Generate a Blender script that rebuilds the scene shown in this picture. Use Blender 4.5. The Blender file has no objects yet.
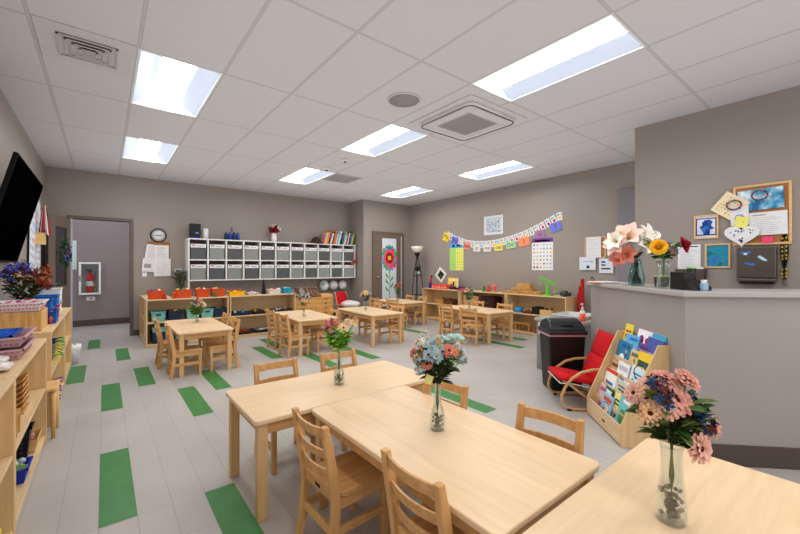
import bpy, math, random
from mathutils import Vector, Matrix, Euler
R_ = random.Random(7)
COL = bpy.context.scene.collection
PI = math.pi
def rad(a): return a * PI / 180

# ---------------------------------------------------------------- materials
def lin(c):
    out = []
    for v in c[:3]:
        v = v / 255.0
        out.append(v / 12.92 if v <= 0.04045 else ((v + 0.055) / 1.055) ** 2.4)
    return (out[0], out[1], out[2], 1.0)
_M = {}
def mat(name, rgb, rough=0.6, metal=0.0, var=0.0, scale=30.0, emit=None, bump=0.0, trans=0.0, coat=0.0, spec=0.5):
    if name in _M: return _M[name]
    m = bpy.data.materials.new(name); m.use_nodes = True
    nt = m.node_tree; b = nt.nodes['Principled BSDF']
    c = lin(rgb)
    b.inputs['Base Color'].default_value = c
    b.inputs['Roughness'].default_value = rough
    b.inputs['Metallic'].default_value = metal
    b.inputs['Specular IOR Level'].default_value = spec
    if trans: b.inputs['Transmission Weight'].default_value = trans
    if coat: b.inputs['Coat Weight'].default_value = coat
    if emit:
        b.inputs['Emission Color'].default_value = lin(emit[0]); b.inputs['Emission Strength'].default_value = emit[1]
    tc = nt.nodes.new('ShaderNodeTexCoord')
    n = nt.nodes.new('ShaderNodeTexNoise'); n.inputs['Scale'].default_value = scale; n.inputs['Detail'].default_value = 3
    nt.links.new(tc.outputs['Object'], n.inputs['Vector'])
    v = var if var else 0.04
    r = nt.nodes.new('ShaderNodeValToRGB')
    r.color_ramp.elements[0].position = 0.3; r.color_ramp.elements[1].position = 0.7
    r.color_ramp.elements[0].color = (c[0]*(1-v), c[1]*(1-v), c[2]*(1-v), 1)
    r.color_ramp.elements[1].color = (min(1, c[0]*(1+v)), min(1, c[1]*(1+v)), min(1, c[2]*(1+v)), 1)
    nt.links.new(n.outputs['Fac'], r.inputs['Fac']); nt.links.new(r.outputs['Color'], b.inputs['Base Color'])
    if bump:
        bp = nt.nodes.new('ShaderNodeBump'); bp.inputs['Strength'].default_value = bump; bp.inputs['Distance'].default_value = 0.004
        nt.links.new(n.outputs['Fac'], bp.inputs['Height']); nt.links.new(bp.outputs['Normal'], b.inputs['Normal'])
    _M[name] = m; return m
def wood(name, c1, c2, rough=0.42, axis='X', scale=1.0, coat=0.0):
    if name in _M: return _M[name]
    m = bpy.data.materials.new(name); m.use_nodes = True
    nt = m.node_tree; b = nt.nodes['Principled BSDF']; b.inputs['Roughness'].default_value = rough
    b.inputs['Coat Weight'].default_value = coat; b.inputs['Coat Roughness'].default_value = 0.25
    tc = nt.nodes.new('ShaderNodeTexCoord'); mp = nt.nodes.new('ShaderNodeMapping')
    s = {'X': (1.2, 16, 16), 'Y': (16, 1.2, 16), 'Z': (16, 16, 1.2)}[axis]
    mp.inputs['Scale'].default_value = tuple(v*scale for v in s)
    nt.links.new(tc.outputs['Object'], mp.inputs['Vector'])
    n = nt.nodes.new('ShaderNodeTexNoise'); n.inputs['Scale'].default_value = 2.2; n.inputs['Detail'].default_value = 5; n.inputs['Distortion'].default_value = 0.6
    nt.links.new(mp.outputs['Vector'], n.inputs['Vector'])
    r = nt.nodes.new('ShaderNodeValToRGB')
    r.color_ramp.elements[0].position = 0.32; r.color_ramp.elements[1].position = 0.68
    r.color_ramp.elements[0].color = lin(c1); r.color_ramp.elements[1].color = lin(c2)
    nt.links.new(n.outputs['Fac'], r.inputs['Fac']); nt.links.new(r.outputs['Color'], b.inputs['Base Color'])
    _M[name] = m; return m
def glass(name, tint=(248, 251, 250), rough=0.02):
    if name in _M: return _M[name]
    m = bpy.data.materials.new(name); m.use_nodes = True; nt = m.node_tree; nt.nodes.clear()
    out = nt.nodes.new('ShaderNodeOutputMaterial'); mx = nt.nodes.new('ShaderNodeMixShader'); tr = nt.nodes.new('ShaderNodeBsdfTransparent'); gl = nt.nodes.new('ShaderNodeBsdfGlossy')
    tr.inputs['Color'].default_value = lin(tint); gl.inputs['Roughness'].default_value = max(rough, .04); gl.inputs['Color'].default_value = (.95, .97, 1, 1)
    lw = nt.nodes.new('ShaderNodeLayerWeight'); lw.inputs['Blend'].default_value = .35
    mr = nt.nodes.new('ShaderNodeMapRange'); mr.inputs['To Min'].default_value = .05; mr.inputs['To Max'].default_value = .5
    nt.links.new(lw.outputs['Facing'], mr.inputs['Value']); nt.links.new(mr.outputs[0], mx.inputs[0]); nt.links.new(tr.outputs[0], mx.inputs[1]); nt.links.new(gl.outputs[0], mx.inputs[2]); nt.links.new(mx.outputs[0], out.inputs['Surface'])
    _M[name] = m; return m

BIRCH = wood('birch_top', (224, 195, 158), (234, 207, 172), 0.35, 'X')
BIRCHY = wood('birch_top_lengthwise', (224, 195, 158), (234, 207, 172), 0.35, 'Y')
LEG = wood('maple_leg', (204, 164, 116), (218, 182, 136), 0.42, 'Z')
CHAIRW = wood('chair_maple', (196, 148, 94), (214, 170, 116), 0.4, 'Z')
CHAIRX = wood('chair_maple_seat', (194, 146, 92), (214, 170, 116), 0.38, 'X')
SHELFW = wood('shelf_ply', (214, 184, 143), (228, 201, 163), 0.45, 'X')
SHELFE = wood('shelf_ply_edge', (214, 180, 132), (228, 196, 152), 0.45, 'Z')
PINE = wood('pine', (208, 165, 105), (226, 188, 130), 0.5, 'X')
OAK = wood('oak_block', (188, 138, 78), (208, 160, 98), 0.5, 'X')
DRAWERW = wood('drawer_wood', (192, 143, 80), (210, 164, 100), 0.45, 'X')
WHITE = mat('white_laminate', (222, 222, 220), 0.45)
PAPER = mat('paper_white', (228, 229, 232), 0.8)
PAPER2 = mat('paper_cool', (214, 221, 230), 0.8)
INK = mat('ink_dark', (60, 60, 70), 0.8)
INKL = mat('ink_light', (160, 163, 172), 0.8)
BLACKP = mat('black_plastic', (24, 24, 27), 0.38)
BLACKM = mat('black_metal', (28, 26, 26), 0.45, metal=0.3)
CHROME = mat('brushed_metal', (190, 190, 192), 0.25, metal=1.0)
STEEL = mat('steel_dark', (120, 112, 106), 0.38, metal=0.75)
TAUPE = mat('door_taupe', (118, 104, 94), 0.45, var=.02, scale=4)
TRIM = mat('trim_taupe', (112, 99, 90), 0.4, var=.02, scale=4)
BASEB = mat('baseboard_brown', (84, 72, 66), 0.5, var=.03)
RED = mat('red_fabric', (196, 18, 28), 0.85, var=.12, scale=60, bump=.2)
WHITEF = mat('white_fabric', (222, 220, 216), 0.9, var=.05, scale=40, bump=.2)
GLASS = glass('clear_glass')
def C(r, g, b, rough=0.6): return mat('tone_%d_%d_%d' % (r, g, b), (r, g, b), rough)
ORANGE = C(206, 80, 32); TEAL = C(122, 182, 176); NAVY = C(28, 48, 78); YEL = C(240, 190, 30); BLUE = C(24, 84, 170); GREEN = C(50, 150, 70)
REDP = C(200, 36, 40); PINK = C(232, 130, 150); PURP = C(120, 70, 150); LIME = C(90, 200, 44); LBLUE = C(90, 170, 220); BROWN = C(110, 70, 45); CREAM = C(240, 225, 190); TAN = C(196, 158, 108); GREY = C(128, 132, 134); DGREY = C(70, 72, 76)

# ---------------------------------------------------------------- mesh building
class MB:
    def __init__(s): s.v = []; s.f = []; s.m = []; s.sm = []
    def add(s, vs, fs, mi=0, smooth=False):
        o = len(s.v); s.v += [tuple(v) for v in vs]
        for f in fs: s.f.append(tuple(o + i for i in f)); s.m.append(mi); s.sm.append(smooth)
        return s
    def box(s, x0, y0, z0, x1, y1, z1, mi=0, M=None):
        vs = [Vector(p) for p in ((x0,y0,z0),(x1,y0,z0),(x1,y1,z0),(x0,y1,z0),(x0,y0,z1),(x1,y0,z1),(x1,y1,z1),(x0,y1,z1))]
        if M is not None: vs = [M @ v for v in vs]
        return s.add(vs, [(0,3,2,1),(4,5,6,7),(0,1,5,4),(1,2,6,5),(2,3,7,6),(3,0,4,7)], mi)
    def cbox(s, c, d, mi=0, M=None):
        return s.box(c[0]-d[0]/2, c[1]-d[1]/2, c[2]-d[2]/2, c[0]+d[0]/2, c[1]+d[1]/2, c[2]+d[2]/2, mi, M)
    def taper(s, c, b, t, h, mi=0, M=None):   # box with bottom size b, top size t, base at c
        vs = []
        for (w, d), z in ((b, 0), (t, h)):
            for sx, sy in ((-1,-1),(1,-1),(1,1),(-1,1)): vs.append(Vector((c[0]+sx*w/2, c[1]+sy*d/2, c[2]+z)))
        if M is not None: vs = [M @ v for v in vs]
        return s.add(vs, [(0,3,2,1),(4,5,6,7),(0,1,5,4),(1,2,6,5),(2,3,7,6),(3,0,4,7)], mi)
    def tub(s, c, b, t, h, th=.006, mi=0, rim=.008):   # open tapered container
        s.taper_shell(c, b, t, h, th, mi)
        if rim:
            w, d = t[0]/2 + rim, t[1]/2 + rim; z = c[2] + h
            for x0, y0, x1, y1 in ((-w,-d,w,-d+rim+th),(-w,d-rim-th,w,d),(-w,-d,-w+rim+th,d),(w-rim-th,-d,w,d)):
                s.box(c[0]+x0, c[1]+y0, z-.012, c[0]+x1, c[1]+y1, z, mi)
        return s
    def taper_shell(s, c, b, t, h, th, mi):
        vs = []
        for (w, d), z in ((b, 0), (t, h), ((t[0]-2*th, t[1]-2*th), h), ((b[0]-2*th, b[1]-2*th), th)):
            for sx, sy in ((-1,-1),(1,-1),(1,1),(-1,1)): vs.append((c[0]+sx*w/2, c[1]+sy*d/2, c[2]+z))
        fs = [(0,3,2,1)]
        for k in (0, 1, 2):
            for i in range(4):
                j = (i+1) % 4; fs.append((4*k+i, 4*k+j, 4*k+4+j, 4*k+4+i))
        fs.append((12,13,14,15)); return s.add(vs, fs, mi)
    def lathe(s, prof, n=20, c=(0,0,0), mi=0, smooth=True, M=None, close=True):
        vs = []; fs = []
        for r, z in prof:
            for i in range(n):
                a = 2*PI*i/n; vs.append(Vector((c[0]+r*math.cos(a), c[1]+r*math.sin(a), c[2]+z)))
        if M is not None: vs = [M @ v for v in vs]
        for k in range(len(prof)-1):
            for i in range(n):
                j = (i+1) % n; fs.append((k*n+i, k*n+j, (k+1)*n+j, (k+1)*n+i))
        if close:
            if prof[0][0] > 1e-5: fs.append(tuple(range(n-1, -1, -1)))
            if prof[-1][0] > 1e-5: fs.append(tuple((len(prof)-1)*n+i for i in range(n)))
        return s.add(vs, fs, mi, smooth)
    def cyl(s, c, r, h, n=16, mi=0, r2=None, M=None):
        r2 = r if r2 is None else r2
        s.lathe([(r, 0), (r2, h)], n, c, mi, True, M); return s
    def tube(s, pts, r, n=6, mi=0, closed=False, r1=None, flat=None):
        P = [Vector(p) for p in pts]; m = len(P); vs = []; fs = []
        up = None
        for k in range(m):
            if closed: t = P[(k+1) % m] - P[k-1]
            else: t = P[min(k+1, m-1)] - P[max(k-1, 0)]
            t.normalize()
            if up is None:
                up = Vector((0,0,1)) if abs(t.z) < .9 else Vector((1,0,0))
            a = t.cross(up)
            if a.length < 1e-4: a = t.cross(Vector((0,1,0)))
            a.normalize(); b = a.cross(t).normalized(); up = b
            rr = r if r1 is None else r + (r1-r)*k/(m-1)
            ra, rb = (rr, rr) if flat is None else (rr*flat[0], rr*flat[1])
            for i in range(n):
                an = 2*PI*(i+.5)/n; vs.append(P[k] + a*ra*math.cos(an) + b*rb*math.sin(an))
        for k in range(m if closed else m-1):
            k2 = (k+1) % m
            for i in range(n):
                j = (i+1) % n; fs.append((k*n+i, k*n+j, k2*n+j, k2*n+i))
        if not closed:
            fs.append(tuple(range(n-1, -1, -1))); fs.append(tuple((m-1)*n+i for i in range(n)))
        return s.add(vs, fs, mi, n > 4)
    def sphere(s, c, r, n=10, k=6, mi=0, sc=(1,1,1), M=None):
        prof = [(max(r*math.sin(PI*i/k), 1e-6), -r*math.cos(PI*i/k)) for i in range(k+1)]
        T = Matrix.Translation(c) @ Matrix.Diagonal((sc[0], sc[1], sc[2], 1))
        if M is not None: T = M @ T
        return s.lathe(prof, n, (0,0,0), mi, True, T, close=False)
    def prism(s, poly, z0, z1, mi=0, M=None):   # polygon in xy extruded in z
        n = len(poly); vs = [Vector((p[0], p[1], z0)) for p in poly] + [Vector((p[0], p[1], z1)) for p in poly]
        if M is not None: vs = [M @ v for v in vs]
        fs = [tuple(range(n-1, -1, -1)), tuple(range(n, 2*n))]
        for i in range(n): j = (i+1) % n; fs.append((i, j, n+j, n+i))
        return s.add(vs, fs, mi)
    def profx(s, poly, x0, x1, mi=0):   # polygon in (y,z) extruded along x
        n = len(poly); vs = [(x0, p[0], p[1]) for p in poly] + [(x1, p[0], p[1]) for p in poly]
        fs = [tuple(range(n-1, -1, -1)), tuple(range(n, 2*n))]
        for i in range(n): j = (i+1) % n; fs.append((i, j, n+j, n+i))
        return s.add(vs, fs, mi)
    def rect(s, x0, z0, x1, z1, y, mi=0):
        return s.add([(x0,y,z0),(x1,y,z0),(x1,y,z1),(x0,y,z1)], [(0,1,2,3)], mi)
    def build(s, name, mats, parent=None, loc=(0,0,0), rot=(0,0,0), bevel=0, kind=None, sub=0):
        me = bpy.data.meshes.new(name); me.from_pydata(s.v, [], s.f); me.update()
        if not isinstance(mats, (list, tuple)): mats = [mats]
        for m in mats: me.materials.append(m)
        me.polygons.foreach_set('material_index', s.m); me.polygons.foreach_set('use_smooth', s.sm)
        import bmesh
        bm = bmesh.new(); bm.from_mesh(me); bmesh.ops.recalc_face_normals(bm, faces=bm.faces); bm.to_mesh(me); bm.free()
        o = bpy.data.objects.new(name, me); COL.objects.link(o); o.location = loc; o.rotation_euler = rot
        if parent is not None: o.parent = parent
        if bevel:
            b = o.modifiers.new('bevel', 'BEVEL'); b.width = bevel; b.segments = 2; b.limit_method = 'ANGLE'; b.angle_limit = rad(40)
        if kind: o['kind'] = kind
        return o
def tag(o, label, cat, group=None):
    o['label'] = label; o['category'] = cat
    if group: o['group'] = group
    return o
def thing(name, label, cat, loc=(0,0,0), rz=0, group=None):
    o = bpy.data.objects.new(name, None); COL.objects.link(o); o.location = loc; o.rotation_euler = (0,0,rz); o.empty_display_size = .1
    return tag(o, label, cat, group)
def struct(mb, name, mats, **k): return mb.build(name, mats, kind='structure', **k)
def dup(root, loc, rz, label, group=None):
    r = root.copy(); COL.objects.link(r); r.location = loc; r.rotation_euler = (0,0,rz); r['label'] = label
    if group: r['group'] = group
    for ch in list(root.children):
        c = ch.copy(); COL.objects.link(c); c.parent = r
        for g in list(ch.children):
            d = g.copy(); COL.objects.link(d); d.parent = c
    return r
def text(body, size, m, parent, loc, rot=(PI/2,0,0), name='lettering'):
    cu = bpy.data.curves.new(name, 'FONT'); cu.body = body; cu.size = size; cu.align_x = 'CENTER'; cu.align_y = 'CENTER'; cu.extrude = .0004
    cu.materials.append(m)
    tmp = bpy.data.objects.new('tmp_text', cu); COL.objects.link(tmp)
    bpy.context.view_layer.update()
    me = bpy.data.meshes.new_from_object(tmp.evaluated_get(bpy.context.evaluated_depsgraph_get()))
    bpy.data.objects.remove(tmp)
    o = bpy.data.objects.new(name, me); COL.objects.link(o); o.parent = parent; o.location = loc; o.rotation_euler = rot
    return o
BW, RW, LW = 0.0, -PI/2, PI/2     # facing of things hung on the back, right and left wall
ORD = ['first','second','third','fourth','fifth','sixth','seventh','eighth','ninth','tenth','eleventh','twelfth','thirteenth','fourteenth','fifteenth','sixteenth','seventeenth','eighteenth','nineteenth','twentieth','twenty-first','twenty-second']

# ---------------------------------------------------------------- room shell
H = 2.9
XL, XR, YB, YF = -0.75, 6.45, 8.35, -2.4
def wallmat():
    m = mat('wall_paint', (155, 147, 141), 0.42, var=.015, scale=2.0, spec=.4); return m
WALL = wallmat()
HALLW = mat('hall_paint', (140, 128, 128), 0.45, var=.015, scale=2.0)
def floormat():
    m = bpy.data.materials.new('vinyl_plank_floor'); m.use_nodes = True; nt = m.node_tree; b = nt.nodes['Principled BSDF']
    b.inputs['Roughness'].default_value = .38
    tc = nt.nodes.new('ShaderNodeTexCoord'); sep = nt.nodes.new('ShaderNodeSeparateXYZ'); cb = nt.nodes.new('ShaderNodeCombineXYZ')
    nt.links.new(tc.outputs['Object'], sep.inputs[0])
    a1 = nt.nodes.new('ShaderNodeMath'); a1.operation = 'ADD'; a1.inputs[1].default_value = 20*0.915 - 2.29
    a2 = nt.nodes.new('ShaderNodeMath'); a2.operation = 'ADD'; a2.inputs[1].default_value = 30*0.152 + .02
    nt.links.new(sep.outputs['Y'], a1.inputs[0]); nt.links.new(sep.outputs['X'], a2.inputs[0])
    nt.links.new(a1.outputs[0], cb.inputs['X']); nt.links.new(a2.outputs[0], cb.inputs['Y'])
    br = nt.nodes.new('ShaderNodeTexBrick'); br.inputs['Scale'].default_value = 1; br.inputs['Brick Width'].default_value = .915
    br.inputs['Row Height'].default_value = .152; br.inputs['Mortar Size'].default_value = .0016; br.inputs['Mortar Smooth'].default_value = .2
    br.offset = .33; br.offset_frequency = 2
    br.inputs['Color1'].default_value = lin((180, 176, 173)); br.inputs['Color2'].default_value = lin((176, 173, 170)); br.inputs['Mortar'].default_value = lin((150, 147, 145))
    nt.links.new(cb.outputs[0], br.inputs['Vector'])
    n = nt.nodes.new('ShaderNodeTexNoise'); n.inputs['Scale'].default_value = 2.2; n.inputs['Detail'].default_value = 6
    nt.links.new(tc.outputs['Object'], n.inputs['Vector'])
    mx = nt.nodes.new('ShaderNodeMix'); mx.data_type = 'RGBA'; mx.blend_type = 'OVERLAY'; mx.inputs['Factor'].default_value = .14
    nt.links.new(br.outputs['Color'], mx.inputs[6]); nt.links.new(n.outputs['Fac'], mx.inputs[7]); nt.links.new(mx.outputs[2], b.inputs['Base Color'])
    r = nt.nodes.new('ShaderNodeMapRange'); r.inputs['To Min'].default_value = .3; r.inputs['To Max'].default_value = .48
    nt.links.new(n.outputs['Fac'], r.inputs['Value']); nt.links.new(r.outputs[0], b.inputs['Roughness'])
    return m
def ceilmat():
    m = bpy.data.materials.new('ceiling_tiles'); m.use_nodes = True; nt = m.node_tree; b = nt.nodes['Principled BSDF']
    b.inputs['Roughness'].default_value = .85
    tc = nt.nodes.new('ShaderNodeTexCoord'); sep = nt.nodes.new('ShaderNodeSeparateXYZ'); nt.links.new(tc.outputs['Object'], sep.inputs[0])
    def line(sock, off, per, w):
        a = nt.nodes.new('ShaderNodeMath'); a.operation = 'ADD'; a.inputs[1].default_value = 40*per - off; nt.links.new(sock, a.inputs[0])
        p = nt.nodes.new('ShaderNodeMath'); p.operation = 'PINGPONG'; p.inputs[1].default_value = per/2; nt.links.new(a.outputs[0], p.inputs[0])
        l = nt.nodes.new('ShaderNodeMath'); l.operation = 'LESS_THAN'; l.inputs[1].default_value = w; nt.links.new(p.outputs[0], l.inputs[0]); return l.outputs[0]
    def comb(w):
        mx = nt.nodes.new('ShaderNodeMath'); mx.operation = 'MAXIMUM'
        nt.links.new(line(sep.outputs['X'], .205, .595, w), mx.inputs[0]); nt.links.new(line(sep.outputs['Y'], 1.04, 1.195, w), mx.inputs[1]); return mx.outputs[0]
    n = nt.nodes.new('ShaderNodeTexNoise'); n.inputs['Scale'].default_value = 140; nt.links.new(tc.outputs['Object'], n.inputs['Vector'])
    r = nt.nodes.new('ShaderNodeValToRGB'); r.color_ramp.elements[0].color = lin((198, 199, 203)); r.color_ramp.elements[1].color = lin((208, 209, 213))
    nt.links.new(n.outputs['Fac'], r.inputs['Fac'])
    m1 = nt.nodes.new('ShaderNodeMix'); m1.data_type = 'RGBA'; m1.inputs[7].default_value = lin((166, 166, 170)); nt.links.new(comb(.012), m1.inputs['Factor']); nt.links.new(r.outputs['Color'], m1.inputs[6])
    m2 = nt.nodes.new('ShaderNodeMix'); m2.data_type = 'RGBA'; m2.inputs[7].default_value = lin((190, 190, 192)); nt.links.new(comb(.0085), m2.inputs['Factor']); nt.links.new(m1.outputs[2], m2.inputs[6])
    nt.links.new(m2.outputs[2], b.inputs['Base Color'])
    return m
GREENT = mat('green_vinyl_plank', (66, 130, 72), 0.4, var=.1, scale=12)
fl = MB(); fl.add([(XL-.1,YF-.1,0),(XR+.1,YF-.1,0),(XR+.1,YB+.1,0),(XL-.1,YB+.1,0)], [(0,1,2,3)])
for x, y0, y1 in [(-.02,2.29,3.19),(-.02,4.12,5.04),(.588,3.51,4.41),(.284,4.75,5.63),(-.324,5.31,6.21),(.132,6.22,7.11),(-.2,7.37,8.25),(.436,1.38,2.29),(.892,4.13,5.0),(1.79,5.05,5.96),(2.085,5.65,6.56),(2.21,4.2,5.07),(2.84,4.19,5.1),(3.58,3.27,4.18),(2.555,2.04,2.95),(5.0,3.34,4.25),(5.57,3.66,4.57),(4.66,5.24,6.15),(6.02,5.5,6.33),(-.62,3.9,4.6)]:
    fl.add([(x,y0,.0015),(x+.152,y0,.0015),(x+.152,y1,.0015),(x,y1,.0015)], [(0,1,2,3)], 1)
struct(fl, 'floor', [floormat(), GREENT])
# ceiling: one grid of tiles with openings for the light troffers
TX, TY = .595, 1.195
lights = [(.205, 3.43), (.205, 5.82), (2.585, 1.04), (2.585, 3.43), (2.585, 5.82), (4.965, 3.43), (4.965, 5.82), (.205, -1.35), (2.585, -1.35), (4.965, -1.35), (.205, 1.04)]
lights = lights[:10]
holes = set()
for lx, ly in lights: holes.add((round((lx-.205)/TX), round((ly-1.04)/TY)))
cl = MB()
for i in range(-2, 11):
    for j in range(-3, 7):
        if (i, j) in holes: continue
        x0, x1 = max(.205+i*TX, XL-.1), min(.205+(i+1)*TX, XR+.1); y0, y1 = max(1.04+j*TY, YF-.1), min(1.04+(j+1)*TY, YB+.1)
        if x1 > x0 and y1 > y0: cl.add([(x0,y0,H),(x0,y1,H),(x1,y1,H),(x1,y0,H)], [(0,1,2,3)])
struct(cl, 'ceiling', [ceilmat()])
struct(MB().box(XL-.12, YF-.1, 0, XL, YB+.12, H), 'wall_left', [WALL])
# back wall with the hallway opening
OX0, OX1, OZ = -.44, .37, 2.07
wb = MB().box(XL, YB, 0, OX0, YB+.12, H).box(OX0, YB, OZ, OX1, YB+.12, H).box(OX1, YB, 0, XR+.1, YB+.12, H)
struct(wb, 'wall_back', [WALL])
struct(MB().box(XR, YF, 0, XR+.12, YB+.12, H), 'wall_right', [WALL])
struct(MB().box(XL, YF-.12, 0, XR, YF, H), 'wall_front', [WALL])
struct(MB().box(4.97, 7.7, 0, XR, YB, H), 'wall_closet', [WALL])
struct(MB().box(4.95, YF, 0, 5.1, 1.74, H), 'wall_partition', [WALL])
# hallway beyond the opening
struct(MB().box(-2.2, 10.3, 0, 2.2, 10.4, 2.8), 'wall_hallway', [HALLW])
struct(MB().box(-2.3, YB+.12, 0, -2.2, 10.4, 2.8).box(2.2, YB+.12, 0, 2.3, 10.4, 2.8), 'wall_hallway_ends', [HALLW])
struct(MB().box(-2.3, YB+.1, 2.8, 2.3, 10.4, 2.85), 'ceiling_hallway', [mat('hall_ceiling', (215, 214, 216), .8)])
hf = MB().add([(-2.3,YB+.1,0),(2.3,YB+.1,0),(2.3,10.4,0),(-2.3,10.4,0)], [(0,1,2,3)])
struct(hf, 'floor_hallway', [bpy.data.materials['vinyl_plank_floor']])
struct(MB().box(-2.2, 10.285, 0, 2.2, 10.3, .13), 'baseboard_hallway', [BASEB])
hl = MB().box(-.6, 9.0, 2.78, .6, 9.6, 2.8)
hlo = hl.build('trim_hall_light', mat('hall_lamp', (255, 255, 255), emit=((235, 238, 255), 5.5)), kind='structure')
# door frame, jambs
F = MB()
F.box(OX0-.05, YB-.02, 0, OX0, YB+.14, OZ).box(OX1, YB-.02, 0, OX1+.05, YB+.14, OZ).box(OX0-.05, YB-.02, OZ, OX1+.05, YB+.14, OZ+.05)
struct(F, 'trim_1', [TRIM])
# open door leaf with its window, folded back against the left wall
dleaf = bpy.data.objects.new('door_1', None); COL.objects.link(dleaf); dleaf['kind'] = 'structure'
dleaf.location = (OX0+.0, YB-.04, 0); dleaf.rotation_euler = (0, 0, rad(-102))
# local x runs from hinge to free edge
d = MB(); Wd, Hd = .79, 2.04
d.box(0,-.04,.01,.14,0,Hd).box(Wd-.14,-.04,.01,Wd,0,Hd).box(.14,-.04,.01,Wd-.14,0,.95).box(.14,-.04,1.88,Wd-.14,0,Hd)
d.build('leaf_panel', [TAUPE], dleaf, kind='structure')
MB().box(.14,-.024,.95,Wd-.14,-.016,1.88).build('pane', [glass('door_glass', (150, 150, 152), .05)], dleaf, kind='structure')
hd = MB(); 
for sgn in (1,-1):
    y = .0 if sgn > 0 else -.04
    hd.cyl((0,0,0), .026, .02, 14, M=Matrix.Translation((Wd-.07, y, 1.0)) @ Matrix.Rotation(-PI/2*sgn, 4, 'X'))
    hd.box(Wd-.19, y+.03*sgn-.008, .99, Wd-.06, y+.03*sgn+.008, 1.01)
hd.build('door_handle', [CHROME], dleaf, bevel=.003, kind='structure')
struct(MB().box(OX0+.0, YB-.012, 0.02, OX0+.02, YB+.12, OZ), 'trim_2', [mat('jamb_lit_tint', (186, 192, 206), .4)])  # lit jamb edge, the light on it put into the pale colour
# baseboards
bb = MB()
bb.box(OX1+.05, YB-.012, 0, 4.97, YB, .1); struct(bb, 'baseboard_back', [BASEB])
struct(MB().box(XL, YF, 0, XL+.012, YB, .1), 'baseboard_left', [BASEB])
struct(MB().box(XR-.012, YF, 0, XR, 7.7, .1), 'baseboard_right', [BASEB])
struct(MB().box(4.97, 7.688, 0, 5.22, 7.7, .1).box(4.958, 7.7, 0, 4.97, YB, .1).box(6.24, 7.688, 0, XR, 7.7, .1), 'baseboard_closet', [BASEB])
# closet door
df = MB(); df.box(5.22,7.66,0,5.28,7.70,2.14).box(6.16,7.66,0,6.22,7.70,2.14).box(5.28,7.66,2.08,6.16,7.70,2.14)
struct(df, 'trim_3', [TRIM], bevel=.004)
cd = MB().box(5.28,7.67,.01,6.16,7.70,2.08); cdo = struct(cd, 'door_2', [TAUPE])
kn = MB().cyl((0,0,0), .028, .012, 14, M=Matrix.Translation((5.36,7.67,1.0)) @ Matrix.Rotation(PI/2,4,'X'))
kn.sphere((5.36, 7.615, 1.0), .028); kn.box(5.355,7.62,.995,5.365,7.665,1.005)
kn.build('door_handle', [CHROME], cdo, kind='structure')
MB().box(5.29,7.655,1.86,5.325,7.67,1.97).build('door_closer_plate', [CHROME], cdo, kind='structure')
MB().box(6.115,7.662,.02,6.14,7.67,2.05).build('door_edge_strip', [mat('edge_strip', (205, 205, 208), .4)], cdo, kind='structure')
# grey flush panel at the far right end of the right wall
struct(MB().box(6.40, 1.85, 0, 6.45, 2.5, 2.48), 'door_3', [mat('panel_lavender', (134, 130, 138), .5, var=.02)], bevel=.004)
# low partition counter, two faces at 45 degrees
P0 = Vector((2.906, .734)); 
def pt(a, b): return (P0.x + .7071*a + .7071*b, P0.y + .7071*a - .7071*b)   # a along face 1, b along face 2
LOWW = mat('low_wall_paint', (158, 153, 150), .4, var=.02, scale=3, spec=.4)
lw = MB(); TH = .14
lw.prism([pt(0,0), pt(1.52,0), pt(1.52,TH), pt(TH,TH), pt(TH,2.4), pt(0,2.4)][::-1], 0, 1.06)
struct(lw, 'wall_low_partition', [LOWW])
lb = MB().prism([pt(-.012,-.012), pt(1.53,-.012), pt(1.53,0), pt(0,0), pt(0,2.4), pt(-.012,2.4)][::-1], 0, .13)
struct(lb, 'baseboard_partition', [BASEB])
# ---------------------------------------------------------------- ceiling fittings
LENS = mat('light_lens', (255, 255, 255), .5, emit=((255, 253, 248), 17.0))
LENS2 = mat('light_wing', (95, 98, 104), .5, emit=((222, 234, 255), .55))
TROF = mat('troffer_white', (225, 227, 230), .5)
def troffer(x, y, label):
    t = thing('ceiling_light', label, 'ceiling light', (x+TX/2, y+TY/2, H), 0, 'recessed ceiling lights')
    a, b = TX/2-.002, TY/2-.002
    fr = MB(); 
    for x0,y0,x1,y1 in ((-a,-b,a,-b+.014),(-a,b-.014,a,b),(-a,-b+.014,-a+.014,b-.014),(a-.014,-b+.014,a,b-.014)): fr.box(x0,y0,-.003,x1,y1,.012)
    fr.box(-a,-b,.085,a,b,.1); fr.box(-a,-b,.012,a,-b+.006,.085); fr.box(-a,b-.006,.012,a,b,.085); fr.box(-a,-b,.012,-a+.004,b,.085); fr.box(a-.004,-b,.012,a,b,.085)
    fr.build('housing', TROF, t)
    # curved reflector wings either side of the bright lens
    w = MB(); n = 8; L = b-.016
    for s in (1,-1):
        pts = [(s*(a-.016 - (a-.016-.12)*k/n), .004 + .075*math.sin(PI/2*k/n)) for k in range(n+1)]
        for k in range(n):
            (x0,z0),(x1,z1) = pts[k], pts[k+1]
            w.add([(x0,-L,z0),(x0,L,z0),(x1,L,z1),(x1,-L,z1)], [(0,1,2,3)], 0, True)
    w.build('reflector', LENS2, t)
    l = MB(); m = 8
    for k in range(m):
        a0, a1 = PI*k/m, PI*(k+1)/m
        l.add([(-.12*math.cos(a0),-L,.075-.03*math.sin(a0)),(-.12*math.cos(a0),L,.075-.03*math.sin(a0)),(-.12*math.cos(a1),L,.075-.03*math.sin(a1)),(-.12*math.cos(a1),-L,.075-.03*math.sin(a1))], [(0,1,2,3)], 0, True)
    l.build('diffuser', LENS, t)
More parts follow.
